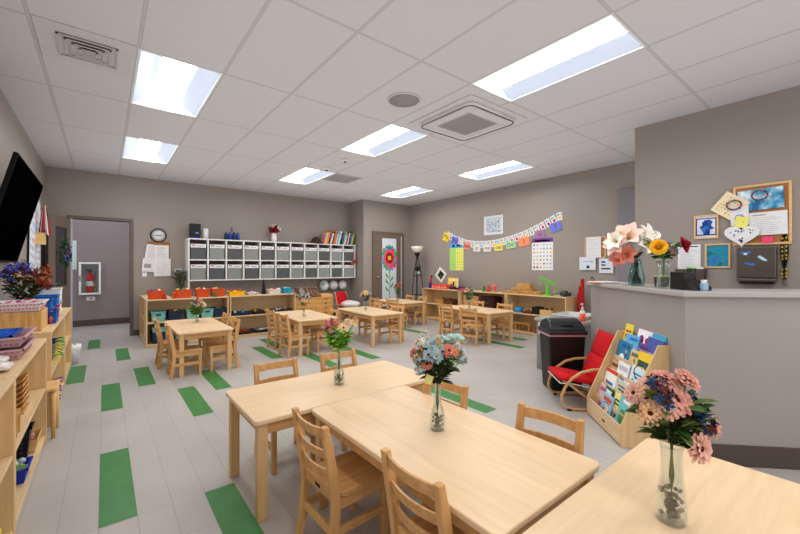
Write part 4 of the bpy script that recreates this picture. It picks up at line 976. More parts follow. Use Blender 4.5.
# ---------------------------------------------------------------- low counter top and what stands on it
LAM = mat('counter_laminate', (172, 168, 166), .3, var=.06, scale=120)
b = MB(); b.prism([pt(-.035,-.035), pt(1.56,-.035), pt(1.56,.34), pt(.34,.34), pt(.34,2.4), pt(-.035,2.4)][::-1], 1.06, 1.095)
o = b.build('countertop', LAM, bevel=.006); tag(o, 'long grey laminate counter top on the angled low partition', 'countertop')
def on(a, b_): p = pt(a, b_); return (p[0], p[1], 1.096)
va = on(.77,.08); 
vase('wide-shouldered glass vase of the pink amaryllis at the counter end', va, .23, [(.055,0),(.062,.012),(.064,.05),(.052,.12),(.04,.17),(.045,.23)], glass('glass_teal', (214,236,236)), 28)
def tall(t):
    b = MB()
    for k in range(9):
        a = 2*PI*k/9; b.tube([(.035*math.cos(a),.035*math.sin(a),.012),(-.02*math.cos(a),-.02*math.sin(a),.2),(.05*math.cos(a),.05*math.sin(a),.28)], .004, 5)
    b.build('thick_stems', mat('stem_dark', (56,50,44), .6), t)
bouquet('large pink amaryllis with white lily blooms in the teal glass vase', va, .23, .2, .42, [
 H_(-.14,.33,0,.085,'lily','amar',0), H_(-.17,.36,-.02,.07,'lily','wlily',0), H_(-.06,.38,0,.10,'lily','amar',0), H_(-.10,.25,-.04,.07,'lily','coral',0), H_(-.13,.22,.0,.06,'lily','coral',0),
 H_(.05,.37,-.02,.10,'lily','wlily',0), H_(.02,.33,-.06,.085,'lily','wlily',0), H_(.12,.35,.04,.085,'lily','wlily',0), H_(.10,.27,.02,.06,'lily','wlily',0), H_(-.09,.41,.02,.07,'lily','amar',0)],
 leaves=0, extra=tall, name='amaryllis_bouquet')
vb = on(.36,.07)
vase('cut crystal glass vase of yellow and red roses on the counter', vb, .20, [(.040,0),(.044,.01),(.042,.08),(.040,.14),(.046,.20)], n=40, ridged=.03)
bouquet('roses in yellow and red with lavender sprigs and green leaves', vb, .20, .16, .40, [
 H_(-.085,.30,-.07,.048,'rose','yellow',0), H_(.105,.315,-.07,.05,'rose','red',0), H_(-.015,.31,-.03,.03,'cluster','lav',0), H_(.01,.28,-.05,.03,'cluster','lav',0), H_(.045,.26,-.03,.03,'cluster','lav',0), H_(.02,.33,.02,.028,'cluster','lav',0), H_(-.03,.345,.03,.022,'cluster','white'), H_(.07,.25,.0,.02,'cluster','white')],
 leaves=110, leafL=.065, lm=(mat('leaf_fresh', (96,150,70), .55, var=.3), G1), name='rose_bouquet')
q = on(.20,.14); t = thing('pen_organiser', 'black plastic desk organiser with green-lidded cup on the counter', 'organiser', q, rad(-38))
MB().box(-.075,-.05,0,-.0,.07,.12).box(0,-.05,0,.075,.07,.05).build('box', BLACKP, t, bevel=.004)
MB().prism([(0,0)], 0, 0) if False else None
MB().cyl((.03,.01,.05), .026, .09, 16).build('cup', BLACKP, t); MB().cyl((.03,.01,.14), .028, .012, 16).build('cup_lid', C(120,190,90), t)
MB().profx([(-.12,0),(-.12,.02),(-.05,.07),(-.05,0)], -.075, .06).build('front_tray', BLACKP, t)
q = on(.075,.16); t = thing('tissue_packet', 'small crumpled blue and white tissue packet beside the black organiser', 'packet', q, rad(-30))
MB().box(-.02,-.015,0,.02,.015,.05).build('packet', C(150,184,206), t, bevel=.006); MB().taper((0,0,.05),(.03,.01),(.035,.02),.02).build('tissue', PAPER, t)
q = on(.57,.17); t = thing('plastic_tub', 'small dark tub with pale green lid between the two counter vases', 'tub', q)
MB().lathe([(.045,0),(.052,.075)], 18).build('tub', mat('tub_dark', (66,60,56), .5), t); MB().cyl((0,0,.075), .054, .012, 18).build('lid', C(176,196,120), t)
q = on(1.30,.05); 
for k,(a,w,c,l) in enumerate(((.1,.28,(226,228,232),'flat white papers lying at the far end of the counter'),(.5,.2,(232,150,96),'orange edged folder under the papers at the counter end'))):
    o = MB().box(-w/2,-.1,.0,w/2,.1,.005); o = o.build('paper_stack' if k == 0 else 'paper_folder', C(*c), loc=(q[0]+(-.03 if k else 0), q[1]+(.03 if k else 0), q[2]+(.0055 if k == 0 else 0)), rot=(0,0,rad(45)+a)); tag(o, l, 'papers')
# soap dispenser etc. on the little sink cabinet
CABG = mat('cabinet_grey', (140, 138, 138), .45, var=.02)
t = thing('sink_cabinet', 'low grey sink cabinet with laminate top behind the black bin', 'cabinet', (4.15, 1.97, 0)); t.scale = (1.14,1,1.03)
MB().box(.02,.02,.0,.69,.58,.575).build('carcass', CABG, t)
top = MB(); top.box(0,0,.575,.16,.6,.61).box(.56,0,.575,.70,.6,.61).box(.16,0,.575,.56,.10,.61).box(.16,.50,.575,.56,.6,.61); top.build('worktop', LAM, t, bevel=.003)
dr = MB().box(.005,.05,.05,.02,.55,.40).build('door', CABG, t, bevel=.003); MB().box(-.012,.10,.36,.005,.18,.37).build('handle', CHROME, dr)
MB().box(.005,.05,.42,.02,.55,.56).build('drawer_front', WHITE, t, bevel=.003)
t = thing('basin', 'white rectangular basin raised in the low grey cabinet', 'sink', (4.56, 2.27, .505))
MB().tub((0,0,.0), (.36,.34), (.42,.385), .165, .012, 0, .012).build('bowl', WHITE, t, bevel=.003)
t = thing('tap', 'curved chrome gooseneck tap standing behind the white basin', 'tap', (4.86, 2.17, .629))
MB().tube([(0,0,0),(0,0,.42)]+[(-.07+.07*math.cos(a),0,.42+.07*math.sin(a)) for a in [PI*k/8 for k in range(1,9)]]+[(-.14,0,.38)], .011, 10).build('spout', CHROME, t)
MB().cyl((0,0,0), .025, .03, 16).build('base', CHROME, t); MB().box(-.01,.02,.03,.01,.08,.04).build('lever', CHROME, t)
t = thing('soap_dispenser', 'clear pump bottle of orange soap on the low sink cabinet', 'soap bottle', (4.30, 2.05, .629))
MB().lathe([(.03,0),(.032,.01),(.032,.085)], 16).build('soap', mat('soap_orange', (236,96,60), .25), t)
MB().lathe([(.0322,.085),(.031,.11),(.012,.13),(.012,.14)], 16, close=False).build('bottle', mat('bottle_clear', (226,226,228), .2), t)
MB().cyl((0,0,.135), .015, .02, 12).cyl((0,0,.155), .005, .04, 8).box(-.045,-.006,.19,.01,.006,.202).build('pump', WHITE, t)
t = thing('wooden_holder', 'wooden towel holder standing by the orange soap bottle', 'holder', (4.56, 2.02, .629))
MB().box(-.045,-.025,0,.045,.025,.20).build('box', PINE, t, bevel=.004); MB().box(-.052,-.02,.06,-.0455,.02,.1).build('slot_plate', BLACKP, t)
# ---------------------------------------------------------------- black bin
t = thing('waste_bin', 'tall black plastic waste bin with domed grey-black lid', 'bin', (3.715, 1.985, 0), rad(-38.4))
b = MB(); vs = []
b.taper((0,0,0), (.32,.23), (.368,.29), .58); b.build('body', mat('bin_black', (20,19,20), .45), t, bevel=.02)
MB().taper((0,0,.552), (.376,.296), (.38,.30), .022).build('liner_edge', mat('liner_pink', (186,140,148), .5), t, bevel=.004)
MB().box(-.193,-.165,.575,.193,.165,.615).build('lid_rim', mat('bin_lid', (40,44,50), .35), t, bevel=.012)
b = MB(); prof = [(-.15,.605),(-.13,.64),(-.085,.685),(-.02,.705),(.05,.705),(.115,.68),(.15,.64),(.155,.605)]
b.profx([(y_, z_+.012) for y_, z_ in prof], -.18, .18); b.v = [(p[0]*(1-.12*max(0,(p[2]-.62))/.085), p[1], p[2]) for p in b.v]
l = b.build('lid_dome', mat('bin_lid', (40,44,50), .35), t, bevel=.01)
MB().box(-.06,-.135,.655,.06,-.112,.672).build('lid_handle', BLACKP, l, bevel=.004)
# ---------------------------------------------------------------- bentwood chair with red cushions
def rocker(label, loc, rz):
    t = thing('bentwood_armchair', label, 'armchair', loc, rz, 'red cushioned bentwood chairs')
    BW_ = wood('bentwood', (196,150,100), (216,174,124), .4, 'Y')
    for s in (-1, 1):
        x = s*.205
        P = [(-.24,.022),(.0,.016),(.16,.018),(.225,.035),(.255,.08),(.252,.13),(.225,.20),(.17,.275),(.09,.335),(0,.36),(-.10,.367),(-.21,.37)]
        b = MB(); b.tube([(x, y, z) for y, z in P], .013, 4, flat=(1.35,.95)); b.build('side_frame', BW_, t, bevel=.002)
        b = MB(); b.tube([(x*.94, .20, .235),(x*.94, .05, .12),(x*.94,-.12,.03)], .012, 4, flat=(1,1.2)); b.build('brace', BW_, t)
        for yy in (.19, -.2): MB().cbox((x, yy, .008), (.028,.03,.016)).build('foot_pad', BLACKP, t)
        b = MB(); b.tube([(x*.92,-.06,.20),(x*.92,-.15,.42),(x*.92,-.21,.66)], .012, 4, flat=(1,1.3)); b.build('back_frame', BW_, t)
    MB().box(-.205,-.13,.025,.205,-.09,.045).build('cross_bar', BW_, t, bevel=.003)
    MB().box(-.19,.18,.215,.19,.21,.245).build('front_bar', BW_, t, bevel=.003)
    MB().box(-.19,-.205,.50,.19,-.19,.54).build('back_bar', BW_, t, bevel=.003)
    def pad(path, w, th, name):
        b = MB(); n = len(path); vs = []; m = 8
        for k, (y, z) in enumerate(path):
            y2, z2 = path[min(k+1,n-1)]; y1, z1 = path[max(k-1,0)]; L = math.hypot(y2-y1, z2-z1); ny, nz = -(z2-z1)/L, (y2-y1)/L
            if nz < 0 and abs(nz) > .01 and name == 'seat_cushion': ny, nz = -ny, -nz
            e = th*(.55 if k in (0, n-1) else 1)
            for i in range(m):
                a = 2*PI*(i+.5)/m; cx = math.copysign(abs(math.cos(a))**.45, math.cos(a))*w/2; q = math.copysign(abs(math.sin(a))**.6, math.sin(a))*e/2
                vs.append((cx, y+ny*q, z+nz*q))
        fs = [(k*m+i, k*m+(i+1)%m, (k+1)*m+(i+1)%m, (k+1)*m+i) for k in range(n-1) for i in range(m)]
        fs += [tuple(range(m-1,-1,-1)), tuple((n-1)*m+i for i in range(m))]
        return b.add(vs, fs, 0, True).build(name, RED, t)
    pad([(.265,.262),(.25,.268),(.15,.262),(.05,.245),(-.04,.225),(-.07,.222)], .37, .055, 'seat_cushion')
    pad([(-.055,.225),(-.075,.28),(-.11,.37),(-.13,.42),(-.138,.435)], .37, .06, 'back_cushion')
    pad([(-.138,.437),(-.145,.455),(-.18,.56),(-.205,.63),(-.212,.65)], .365, .055, 'head_cushion')
    MB().tube([(-.19,.26,.232),(-.19,.15,.228),(-.19,-.04,.19),(-.19,-.04,.188),(.19,-.04,.188),(.19,.15,.228),(.19,.26,.232)], .006, 4, closed=True).build('white_underseat', WHITEF, t)
    return t
rk = rocker('red cushioned bentwood armchair between the black bin and the book rack', (3.452, 1.638, 0), rad(45))
dup(rk, (4.52, 7.72, 0), rad(200), 'red cushioned bentwood armchair with white pillow in the far corner')
t = thing('pillow', 'rumpled white pillow lying on the red armchair in the far corner', 'pillow', (4.56, 7.62, .30), rad(15))
b = MB(); b.sphere((0,0,.07), .24, 20, 10, 0, (1,.85,.32)); b.v = [(x+.01*math.sin(30*y), y+.01*math.sin(25*x), z+.012*math.sin(22*x+9*y)+.25*max(0,y)*.6) for x,y,z in b.v]; b.build('cover', WHITEF, t)
# ---------------------------------------------------------------- book display rack
t = thing('book_rack', 'birch book display rack with five tiers of picture books by the counter', 'book rack', (3.02, 1.29, 0), rad(45))
for x in (-.31, .292):
    b = MB(); pr = [(0,0),(0,.145),(-.245,.712),(-.325,.712),(-.325,0)][::-1]; b.profx(pr, x, x+.018); p = b.build('side_panel', SHELFE, t, bevel=.003)
MB().box(-.292,-.012,.01,.292,0,.145).build('front_board', SHELFW, t, bevel=.002)
MB().box(-.05,0,.062,-.0,.0012,.08).build('maker_plate', mat('plate_brown', (104,74,48), .6), t)
tiers = []
for k in range(5):
    y0 = -.02-.048*k; z0 = .05+.112*k; tiers.append((y0, z0))
    MB().box(-.292,y0-.045,z0-.008,.292,y0,z0).build('ledge', SHELFW, t)
    MB().box(-.292,y0-.058,z0,.292,y0-.05,min(z0+.13,.70)).build('tier_back', SHELFW, t)
MB().box(-.292,-.325,.02,.292,-.315,.70).build('back_board', SHELFW, t)
BK = [ # tier, x centre, w, h, cover, accents, label
 (0,.215,.13,.19,(214,186,196),[(176,96,120),(240,232,226)],'pale pink picture book at the left of the lowest rack tier',0),
 (0,.07,.15,.16,(150,196,224),[(240,240,240),(206,84,60)],'light blue picture book at the front middle of the lowest rack tier',.018),
 (0,-.055,.12,.20,(232,222,130),[(60,70,80),(90,170,190)],'pale yellow lettered picture book on the lowest rack tier',.0),
 (0,-.17,.14,.22,(120,196,206),[(70,150,90),(240,240,240)],'aqua picture book on the right of the lowest rack tier',.009),
 (0,.12,.11,.20,(40,120,90),[(230,230,230),(30,90,70)],'dark green picture book half hidden in the lowest rack tier',.0),
 (1,.19,.17,.21,(240,240,236),[(40,110,200),(214,70,40)],'white book with orange top band and blue square picture',.0),
 (1,-.02,.16,.18,(196,206,196),[(110,90,70),(230,220,180)],'sage grey picture book in the middle of the second rack tier',.0),
 (1,-.17,.17,.19,(232,232,230),[(200,40,50),(60,60,70)],'white picture book with a red title band on the second rack tier',.006),
 (2,.20,.15,.17,(200,160,110),[(120,60,50),(240,230,210)],'tan and maroon picture book on the left of the middle rack tier',.0),
 (2,.06,.15,.19,(236,236,236),[(90,80,90),(190,190,200)],'white picture book with grey title on the middle rack tier',.008),
 (2,-.16,.21,.20,(216,230,240),[(40,150,190),(70,90,60)],'pale book with teal whale picture on the middle rack tier',.0),
 (3,.195,.19,.22,(32,126,176),[(236,240,242),(20,90,140)],'teal blue picture book with white creature at the left of the rack',.0),
 (3,-.015,.15,.19,(222,190,140),[(90,120,80),(230,220,190)],'beige picture book in the middle of the fourth rack tier',.0),
 (3,-.17,.20,.20,(240,204,50),[(60,90,80),(236,230,220)],'yellow-topped picture book on the right of the fourth rack tier',.006),
 (4,.235,.11,.24,(226,210,70),[(180,80,50),(110,160,70)],'tall lime yellow book sticking up at the top left of the rack',.0),
 (4,.10,.17,.18,(96,176,224),[(240,220,180),(40,110,190)],'sky blue picture book with figures near the top of the rack',.02),
 (4,-.02,.17,.23,(238,232,238),[(150,30,110),(240,200,50)],'white book with two round magenta shapes at the top of the rack',.0),
 (4,-.075,.12,.15,(104,76,150),[(150,120,190),(80,60,120)],'purple picture book in front of the magenta circles book',.012),
 (4,-.20,.18,.23,(70,160,196),[(206,110,170),(60,140,80)],'teal-topped picture book with pink figure at the top right of the rack',.0),
 (3,-.19,.17,.30,(76,96,170),[(222,190,120),(240,210,80)],'blue and gold banded book standing below the teal-topped one',-.012)]
for i,(k, x, w, h, c, acc, lab, dy) in enumerate(BK):
    w *= 1.15; h *= 1.2
    x = max(-.285+w/2, min(.285-w/2, x))
    y0, z0 = tiers[k]; lean = rad(14)
    M45 = Matrix.Translation((3.02,1.29,0)) @ Matrix.Rotation(rad(45),4,'Z')
    p = M45 @ Vector((x, y0-.030+dy*.9, z0+.002))
    o = thing('picture_book', lab, 'book', p, rad(45), 'picture books on the display rack')
    M = Matrix.Rotation(lean,4,'X')
    cols = [C(*c)]+[C(*a_) for a_ in acc]
    b = MB().box(-w/2,-.010,0,w/2,0,h,0,M)
    def r2(x0,z0_,x1,z1_,mi,e=.0006): 
        b.add([M @ Vector(v) for v in ((w*(x0-.5),e,h*z0_),(w*(x1-.5),e,h*z0_),(w*(x1-.5),e,h*z1_),(w*(x0-.5),e,h*z1_))], [(0,1,2,3)], mi)
    def disc(cx, cz, r, mi, e=.001):
        b.add([M @ Vector((w*(cx-.5)+r*math.cos(2*PI*q/14), e, h*cz+r*1.15*math.sin(2*PI*q/14))) for q in range(14)], [tuple(range(14))], mi)
    st = i % 4
    if 'orange top' in lab: r2(0,.88,1,1,2); r2(.2,.15,.8,.6,1); disc(.5,.36,.03,2,.0014)
    elif 'magenta' in lab and 'two round' in lab: disc(.28,.72,.022,1); disc(.66,.70,.036,1); r2(.15,.5,.85,.58,2)
    elif 'teal-topped' in lab: r2(.05,.1,.95,.78,0); disc(.5,.48,.05,1); r2(0,.18,1,.26,2); disc(.25,.62,.02,2)
    elif 'red title' in lab: r2(.08,.72,.92,.9,1); disc(.5,.35,.03,2)
    elif 'banded' in lab: r2(0,.78,1,.86,2); r2(0,.60,1,.70,1); r2(.1,.88,.9,.94,2)
    elif 'yellow-topped' in lab: r2(.05,.08,.95,.74,1); disc(.5,.4,.04,2,.0014); disc(.3,.5,.02,0,.002)
    elif st == 0: r2(.12,.78,.88,.9,1); disc(.5,.4,.04,1); disc(.62,.5,.02,2,.0014)
    elif st == 1: r2(.1,.72,.9,.88,2); disc(.4,.35,.035,1); disc(.66,.3,.025,2)
    elif st == 2: r2(.15,.76,.85,.82,1); r2(.2,.64,.8,.70,1); disc(.5,.35,.04,2); disc(.5,.33,.02,1,.0014)
    else: r2(.1,.8,.7,.9,2); disc(.55,.42,.045,1); r2(.1,.08,.9,.16,2)
    ex = [C(230,200,60), C(214,90,70), C(70,130,180), C(90,150,90), C(236,232,224), C(120,80,60)]
    for q in range(7):
        cx_, cz_ = R_.uniform(.15,.85), R_.uniform(.12,.68)
        if q % 2: disc(cx_, cz_, R_.uniform(.006,.013), 3+(q+i)%6, .0018+.0002*q)
        else: r2(cx_-.07, cz_-.03, cx_+.07, cz_+.03, 3+(q*2+i)%6, .0017+.0002*q)
    b.build('cover', cols+ex, o)
    MB().box(-w/2+.003,-.0085,h,w/2-.003,-.0015,h+.0008,0,M).build('pages', PAPER, o)
# wire handle hanging on the rack side
t = thing('wire_hanger', 'thin dark wire loop hanging beside the rack above the foreground bouquet', 'wire', (2.99, 1.02, .50), rad(45))
MB().tube([(.0,.04*math.cos(a),.05*math.sin(a)) for a in [PI*k/6 for k in range(-2,9)]], .003, 5).build('loop', BLACKM, t)

# ---------------------------------------------------------------- things on the partition wall (X = 4.95)
PX = 4.95
FRL = bpy.data.materials['frame_light']
board('cork_board', 'large light-framed cork board on the partition wall above the steel dispenser', PX-.001, .648, 1.755, .41, .585, RW, FRL, CORK, .022, .02)
def art(name, rgb1, rgb2, rgb3, sc=6):
    m = bpy.data.materials.new(name); m.use_nodes = True; nt = m.node_tree; b = nt.nodes['Principled BSDF']; b.inputs['Roughness'].default_value = .6
    tc = nt.nodes.new('ShaderNodeTexCoord'); n = nt.nodes.new('ShaderNodeTexNoise'); n.inputs['Scale'].default_value = sc; n.inputs['Detail'].default_value = 6; nt.links.new(tc.outputs['Object'], n.inputs['Vector'])
    r = nt.nodes.new('ShaderNodeValToRGB'); e = r.color_ramp.elements; e[0].position = .38; e[0].color = lin(rgb1); e[1].position = .62; e[1].color = lin(rgb3); x = e.new(.5); x.color = lin(rgb2)
    nt.links.new(n.outputs['Fac'], r.inputs['Fac']); nt.links.new(r.outputs['Color'], b.inputs['Base Color']); return m
def painting(label, y, z, w, h, m, extra=None):
    t = thing('framed_painting', label, 'picture', (PX-.001, y, z), RW); fr = .016
    b = MB()
    for a in ((-w/2,-h/2,w/2,-h/2+fr),(-w/2,h/2-fr,w/2,h/2),(-w/2,-h/2+fr,-w/2+fr,h/2-fr),(w/2-fr,-h/2+fr,w/2,h/2-fr)): b.box(a[0],-.018,a[1],a[2],0,a[3])
    b.build('frame', FRL, t, bevel=.002); MB().box(-w/2+fr,-.008,-h/2+fr,w/2-fr,0,h/2-fr).build('canvas', m, t)
    if extra: extra(t)
    return t
def bluefig(t):
    b = MB(); b.box(-.085,-.0088,-.09,.085,-.0082,-.078).box(-.085,-.0088,.082,.085,-.0082,.092).box(-.085,-.0088,-.09,-.076,-.0082,.092).box(.076,-.0088,-.09,.085,-.0082,.092); b.build('painted_border', mat('paint_indigo', (44,50,120), .6), t)
    b = MB(); b.add([(x,-.0095,z) for x,z in ((-.02,-.08),(.03,-.085),(.035,-.03),(.07,-.02),(.05,.0),(.04,.015),(.055,.05),(.03,.075),(-.01,.07),(-.035,.045),(-.03,.015),(-.055,.0),(-.04,-.03),(-.03,-.045))], [tuple(range(14))]); b.build('painted_shape', art('blue_paint', (16,44,110), (24,70,160), (40,130,190), 14), t)
painting('small light-framed painting of a dark blue shape on white', 1.068, 1.67, .205, .25, art('pale_paint', (214,220,236), (226,228,240), (196,206,232), 8), bluefig)
painting('small light-framed painting of mixed teal, blue and green strokes', .975, 1.365, .205, .25, art('teal_paint', (24,110,120), (36,150,170), (60,110,190), 12))
WAVE = art('wave_photo', (236,242,246), (110,178,214), (40,110,160), 9)
o = sheet('wave_poster', 'glossy blue and white ocean picture at the top of the partition cork board', 'picture', PX-.024, .655, 1.90, .32, .20, RW, [WAVE], [], rad(-2))
sheet('paper_sheet', 'white printed page pinned at the right of the partition cork board', 'paper', PX-.026, .60, 1.665, .26, .22, RW, PM, lines(9, y1=.75, t=.012)+[(.08,.85,.45,.9,1)], rad(-1))
sheet('sticky_note', 'bright pink sticky note at the bottom of the partition cork board', 'note', PX-.024, .605, 1.51, .08, .06, RW, [mat('note_pink', (240,84,126), .7)], [(.1,.6,.8,.7,0)])
sheet('child_drawing', 'diamond-turned cream drawing with coloured scribbles left of the cork board', 'drawing', PX-.030, .875, 1.86, .22, .22, RW, [CREAM, PINK, TEAL, LIME, ORANGE], grid(6,6,[1,2,3,4,0],.1,.9,.1,.9,.4), rad(38))
sheet('child_drawing', 'white upright drawing with a rainbow scribble between diamond and heart drawings', 'drawing', PX-.034, .80, 1.755, .135, .19, RW, [PAPER, PINK, ORANGE, LBLUE, INKL], [(.2,.3,.8,.38,1),(.25,.4,.75,.48,2),(.3,.5,.7,.56,3),(.1,.85,.6,.9,4)], rad(-2))
sheet('sticky_note', 'pale yellow square sticky note pinned over the rainbow drawing', 'note', PX-.040, .785, 1.69, .10, .11, RW, [mat('note_yellow', (236,230,130), .7), BROWN], [(.55,.5,.65,.55,1)], rad(12))
t = thing('heart_drawing', 'white heart-shaped paper with small colourful marks, left of the cork board', 'drawing', (PX-.044, .785, 1.565), RW)
hp = []
for k in range(40):
    a = 2*PI*k/40; hx = 16*math.sin(a)**3; hz = 13*math.cos(a)-5*math.cos(2*a)-2*math.cos(3*a)-math.cos(4*a); hp.append((hx*.0082, hz*.0072))
MB().prism(hp, 0, .003, M=Matrix.Rotation(PI/2,4,'X')).build('paper', PAPER, t)
b = MB()
for k in range(22):
    a = R_.uniform(0,2*PI); r = R_.uniform(.3,.75); x_, z_ = 16*math.sin(a)**3*.0082*r, (13*math.cos(a)-5*math.cos(2*a))*.0072*r; b.rect(x_-.006,z_-.006,x_+.006,z_+.006,-.004,k%5)
b.build('scribble_print', [REDP, BLUE, PURP, C(90,190,170), INK], t)
for y, z, l in ((.655,1.935,'beaded bracelet ring pinned over the ocean picture'),(.84,1.865,'beaded bracelet ring pinned over the diamond-turned drawing')):
    t = thing('bead_bracelet', l, 'bracelet', (PX-.052, y, z), RW); b = MB()
    for k in range(26): a = 2*PI*k/26; b.sphere((.05*math.cos(a)*1.1, -.004*(k%2), .045*math.sin(a)), .008, 6, 4, k % 5)
    b.build('beads', [REDP, BLUE, GREEN, BLACKP, C(170,70,130)], t)
sheet('paper_sheet', 'white printed notice on the partition wall behind the red rose', 'paper', PX-.003, 1.215, 1.36, .20, .26, RW, PM, [(.1,.9,.9,.94,2)]+lines(11, y1=.82, t=.012))
t = thing('steel_dispenser', 'dark stainless towel dispenser with blue stickers on the partition wall', 'dispenser', (PX, .675, 1.275), RW)
MB().box(-.138,-.10,-.13,.138,0,.17).build('case', STEEL, t, bevel=.008)
MB().box(-.138,-.106,-.165,.138,0,-.135).build('lower_tray', STEEL, t, bevel=.006)
MB().box(-.12,-.09,-.185,.12,-.01,-.165).build('towel_slot', BLACKP, t)
b = MB(); b.rect(-.11,.10,-.085,.125,-.1008,0); b.rect(-.085,.09,-.06,.112,-.1008,1); b.rect(-.062,.105,-.035,.13,-.1008,0); b.rect(-.08,.0,-.045,.018,-.1008,0); b.rect(-.045,-.01,-.005,.01,-.1008,0)
b.add([(.012,-.1008,.078),(.03,-.1008,.085),(.075,-.1008,.045),(.08,-.1008,.03),(.05,-.1008,.035),(.02,-.1008,.06)], [tuple(range(6))], 1)
b.build('stickers', [C(60,120,200), C(190,214,240)], t)
t = thing('lanyard', 'black lanyard with yellow lettering hanging right of the steel dispenser', 'lanyard', (PX-.012, .492, 1.55), RW)
b = MB(); 
for x0, n in ((-.012, 0), (.012, 1)):
    s_ = 1 if x0 > 0 else -1
    P = [(s_*.004,.0),(s_*.015,-.06),(s_*.016,-.16),(s_*.010,-.24),(0,-.29)]
    for (xa, za), (xb, zb) in zip(P, P[1:]): b.add([(xa-.011,-.004,za),(xa+.011,-.004,za),(xb+.011,-.004,zb),(xb-.011,-.004,zb)], [(0,1,2,3)])
b.box(-.011,-.006,-.42,.011,-.003,-.285); b.build('strap', BLACKP, t)
b = MB()
for z_ in (-.03,-.07,-.11,-.15,-.19,-.22,-.32,-.36,-.39): b.rect(-.02,z_-.014,-.008,z_+.004,-.0075,0); b.rect(.006,z_-.008,.018,z_+.01,-.0075,0)
b.build('yellow_print', C(206,170,40), t)
MB().tube([(.014*math.cos(a),-.004,-.455+.018*math.sin(a)) for a in [2*PI*k/10 for k in range(10)]], .003, 5, closed=True).cbox((0,-.004,-.43),(.008,.006,.03)).build('clip', CHROME, t)
t = thing('wall_file', 'grey steel file pocket on the partition wall behind the counter organiser', 'file holder', (PX, 1.19, 1.16), RW)
MB().box(-.13,-.07,-.09,.13,-.06,.07).box(-.13,-.07,-.09,.13,0,-.08).box(-.13,-.07,-.09,-.12,0,.07).box(.12,-.07,-.09,.13,0,.07).build('pocket', STEEL, t, bevel=.003)
MB().box(-.11,-.055,-.078,.11,-.045,.09).build('papers', PAPER, t)
# ---------------------------------------------------------------- back wall shelf contents
GP = 'fabric and plastic bins on the low shelf'
def tub(name, label, loc, w, d, h, m, rz=0, group=None, cut=True, contents=None, rim=.008, cat='bin'):
    t = thing(name, label, cat, loc, rz, group)
    MB().tub((0,0,0), (w*.88,d*.88), (w,d), h, .006, 0, rim).build('tub', m, t, bevel=.003)
    if cut: MB().box(-w*.17,-d/2-.002,h*.62,w*.17,-d/2+.004 if False else -d*.475,h*.78).build('handle_slot', mat('slot_dark', (50,60,62), .8), t)
    if contents:
        b = MB(); mats, n, hh = contents
        for k in range(n):
            x, y = R_.uniform(-w*.36,w*.36), R_.uniform(-d*.34,d*.34); s = R_.uniform(.018,.034)*min(1.0, w/.25+.3)
            M = Matrix.Translation((x,y,h*hh)) @ Euler((R_.uniform(0,3),R_.uniform(0,3),0)).to_matrix().to_4x4()
            (b.cbox((0,0,0),(s*1.6,s,s*.8),k%len(mats),M) if k % 3 else b.sphere((x,y,h*hh), s*.8, 7, 5, k%len(mats)))
        o = b.build('toy_pieces', mats, t, kind='stuff')
    return t
y0 = 7.03
for x, m, mn in ((.665,TEAL,'teal'),(.89,NAVY,'navy'),(1.145,TEAL,'teal'),(1.355,TEAL,'teal'),(1.55,NAVY,'navy')):
    i = ((.665,.89,1.145,1.355,1.55).index(x))
    tub('storage_bin', ['teal bin with dark handle slot, leftmost on the middle shelf below the orange bins','navy bin with red and yellow toys showing, second on the middle shelf','teal bin in the centre of the middle shelf with a red toy showing','teal bin fourth along the middle shelf, above the posy table','navy bin at the right end of the middle shelf'][i], (x,y0,.397), .19, .30, .155, m, 0, GP, contents=([REDP,YEL,GREEN,ORANGE], 8, .92) if i in (1,2,4) else None)
tub('storage_bin', 'navy bin on the bottom shelf below the leftmost teal bin', (.68,y0,.057), .2, .30, .17, NAVY, 0, GP)
tub('storage_bin', 'teal shallow bin nested on top of the navy bottom shelf bin', (.68,y0,.228), .2, .30, .085, TEAL, 0, GP, cut=False)
tub('storage_bin', 'teal bin on the bottom shelf hidden behind the posy table', (1.0,y0,.057), .2, .30, .17, TEAL, 0, GP)
OB = 'orange plastic bins on top of the low shelf'
for i,(x, w) in enumerate(((.64,.215),(1.02,.215),(1.29,.195),(1.53,.195))):
    tub('storage_bin', ['orange plastic bin full of toys at the left end of the shelf top','orange plastic bin beside a small plush tiger on the shelf top','plain orange plastic bin third along the shelf top','orange plastic bin with green toy in front, fourth along the shelf top'][i], (x,7.0,.746), w, .2, .135, ORANGE, 0, OB, cut=False, rim=.004, contents=([REDP,WHITE,YEL,BLUE,GREEN], 16, .98))
def plush(label, loc, m, m2, s=1.0, rz=0):
    t = thing('plush_toy', label, 'toy', loc, rz); b = MB(); b.sphere((0,0,.035*s), .036*s, 10, 7, 0, (1,.85,1)).sphere((0,-.01*s,.085*s), .027*s, 10, 7).sphere((-.03*s,-.02*s,.012*s), .014*s).sphere((.03*s,-.02*s,.012*s), .014*s).sphere((-.035*s,-.012*s,.05*s), .012*s).sphere((.035*s,-.012*s,.05*s), .012*s); b.build('body', m, t)
    MB().sphere((-.018*s,-.005*s,.108*s), .010*s, 8, 5).sphere((.018*s,-.005*s,.108*s), .010*s, 8, 5).build('ears', m2, t)
    MB().sphere((-.010*s,-.036*s,.09*s), .003*s, 6, 4).sphere((.010*s,-.036*s,.09*s), .003*s, 6, 4).build('eyes', BLACKP, t)
plush('small orange plush animal on the shelf top between two orange bins', (.88,6.93,.746), ORANGE, YEL, .9)
plush('small red toy figure standing in front of the leftmost orange bin', (.745,6.875,.746), REDP, REDP, .7)
plush('small green toy figure in front of the fourth orange bin', (1.47,6.88,.746), C(60,120,90), C(60,120,90), .7)
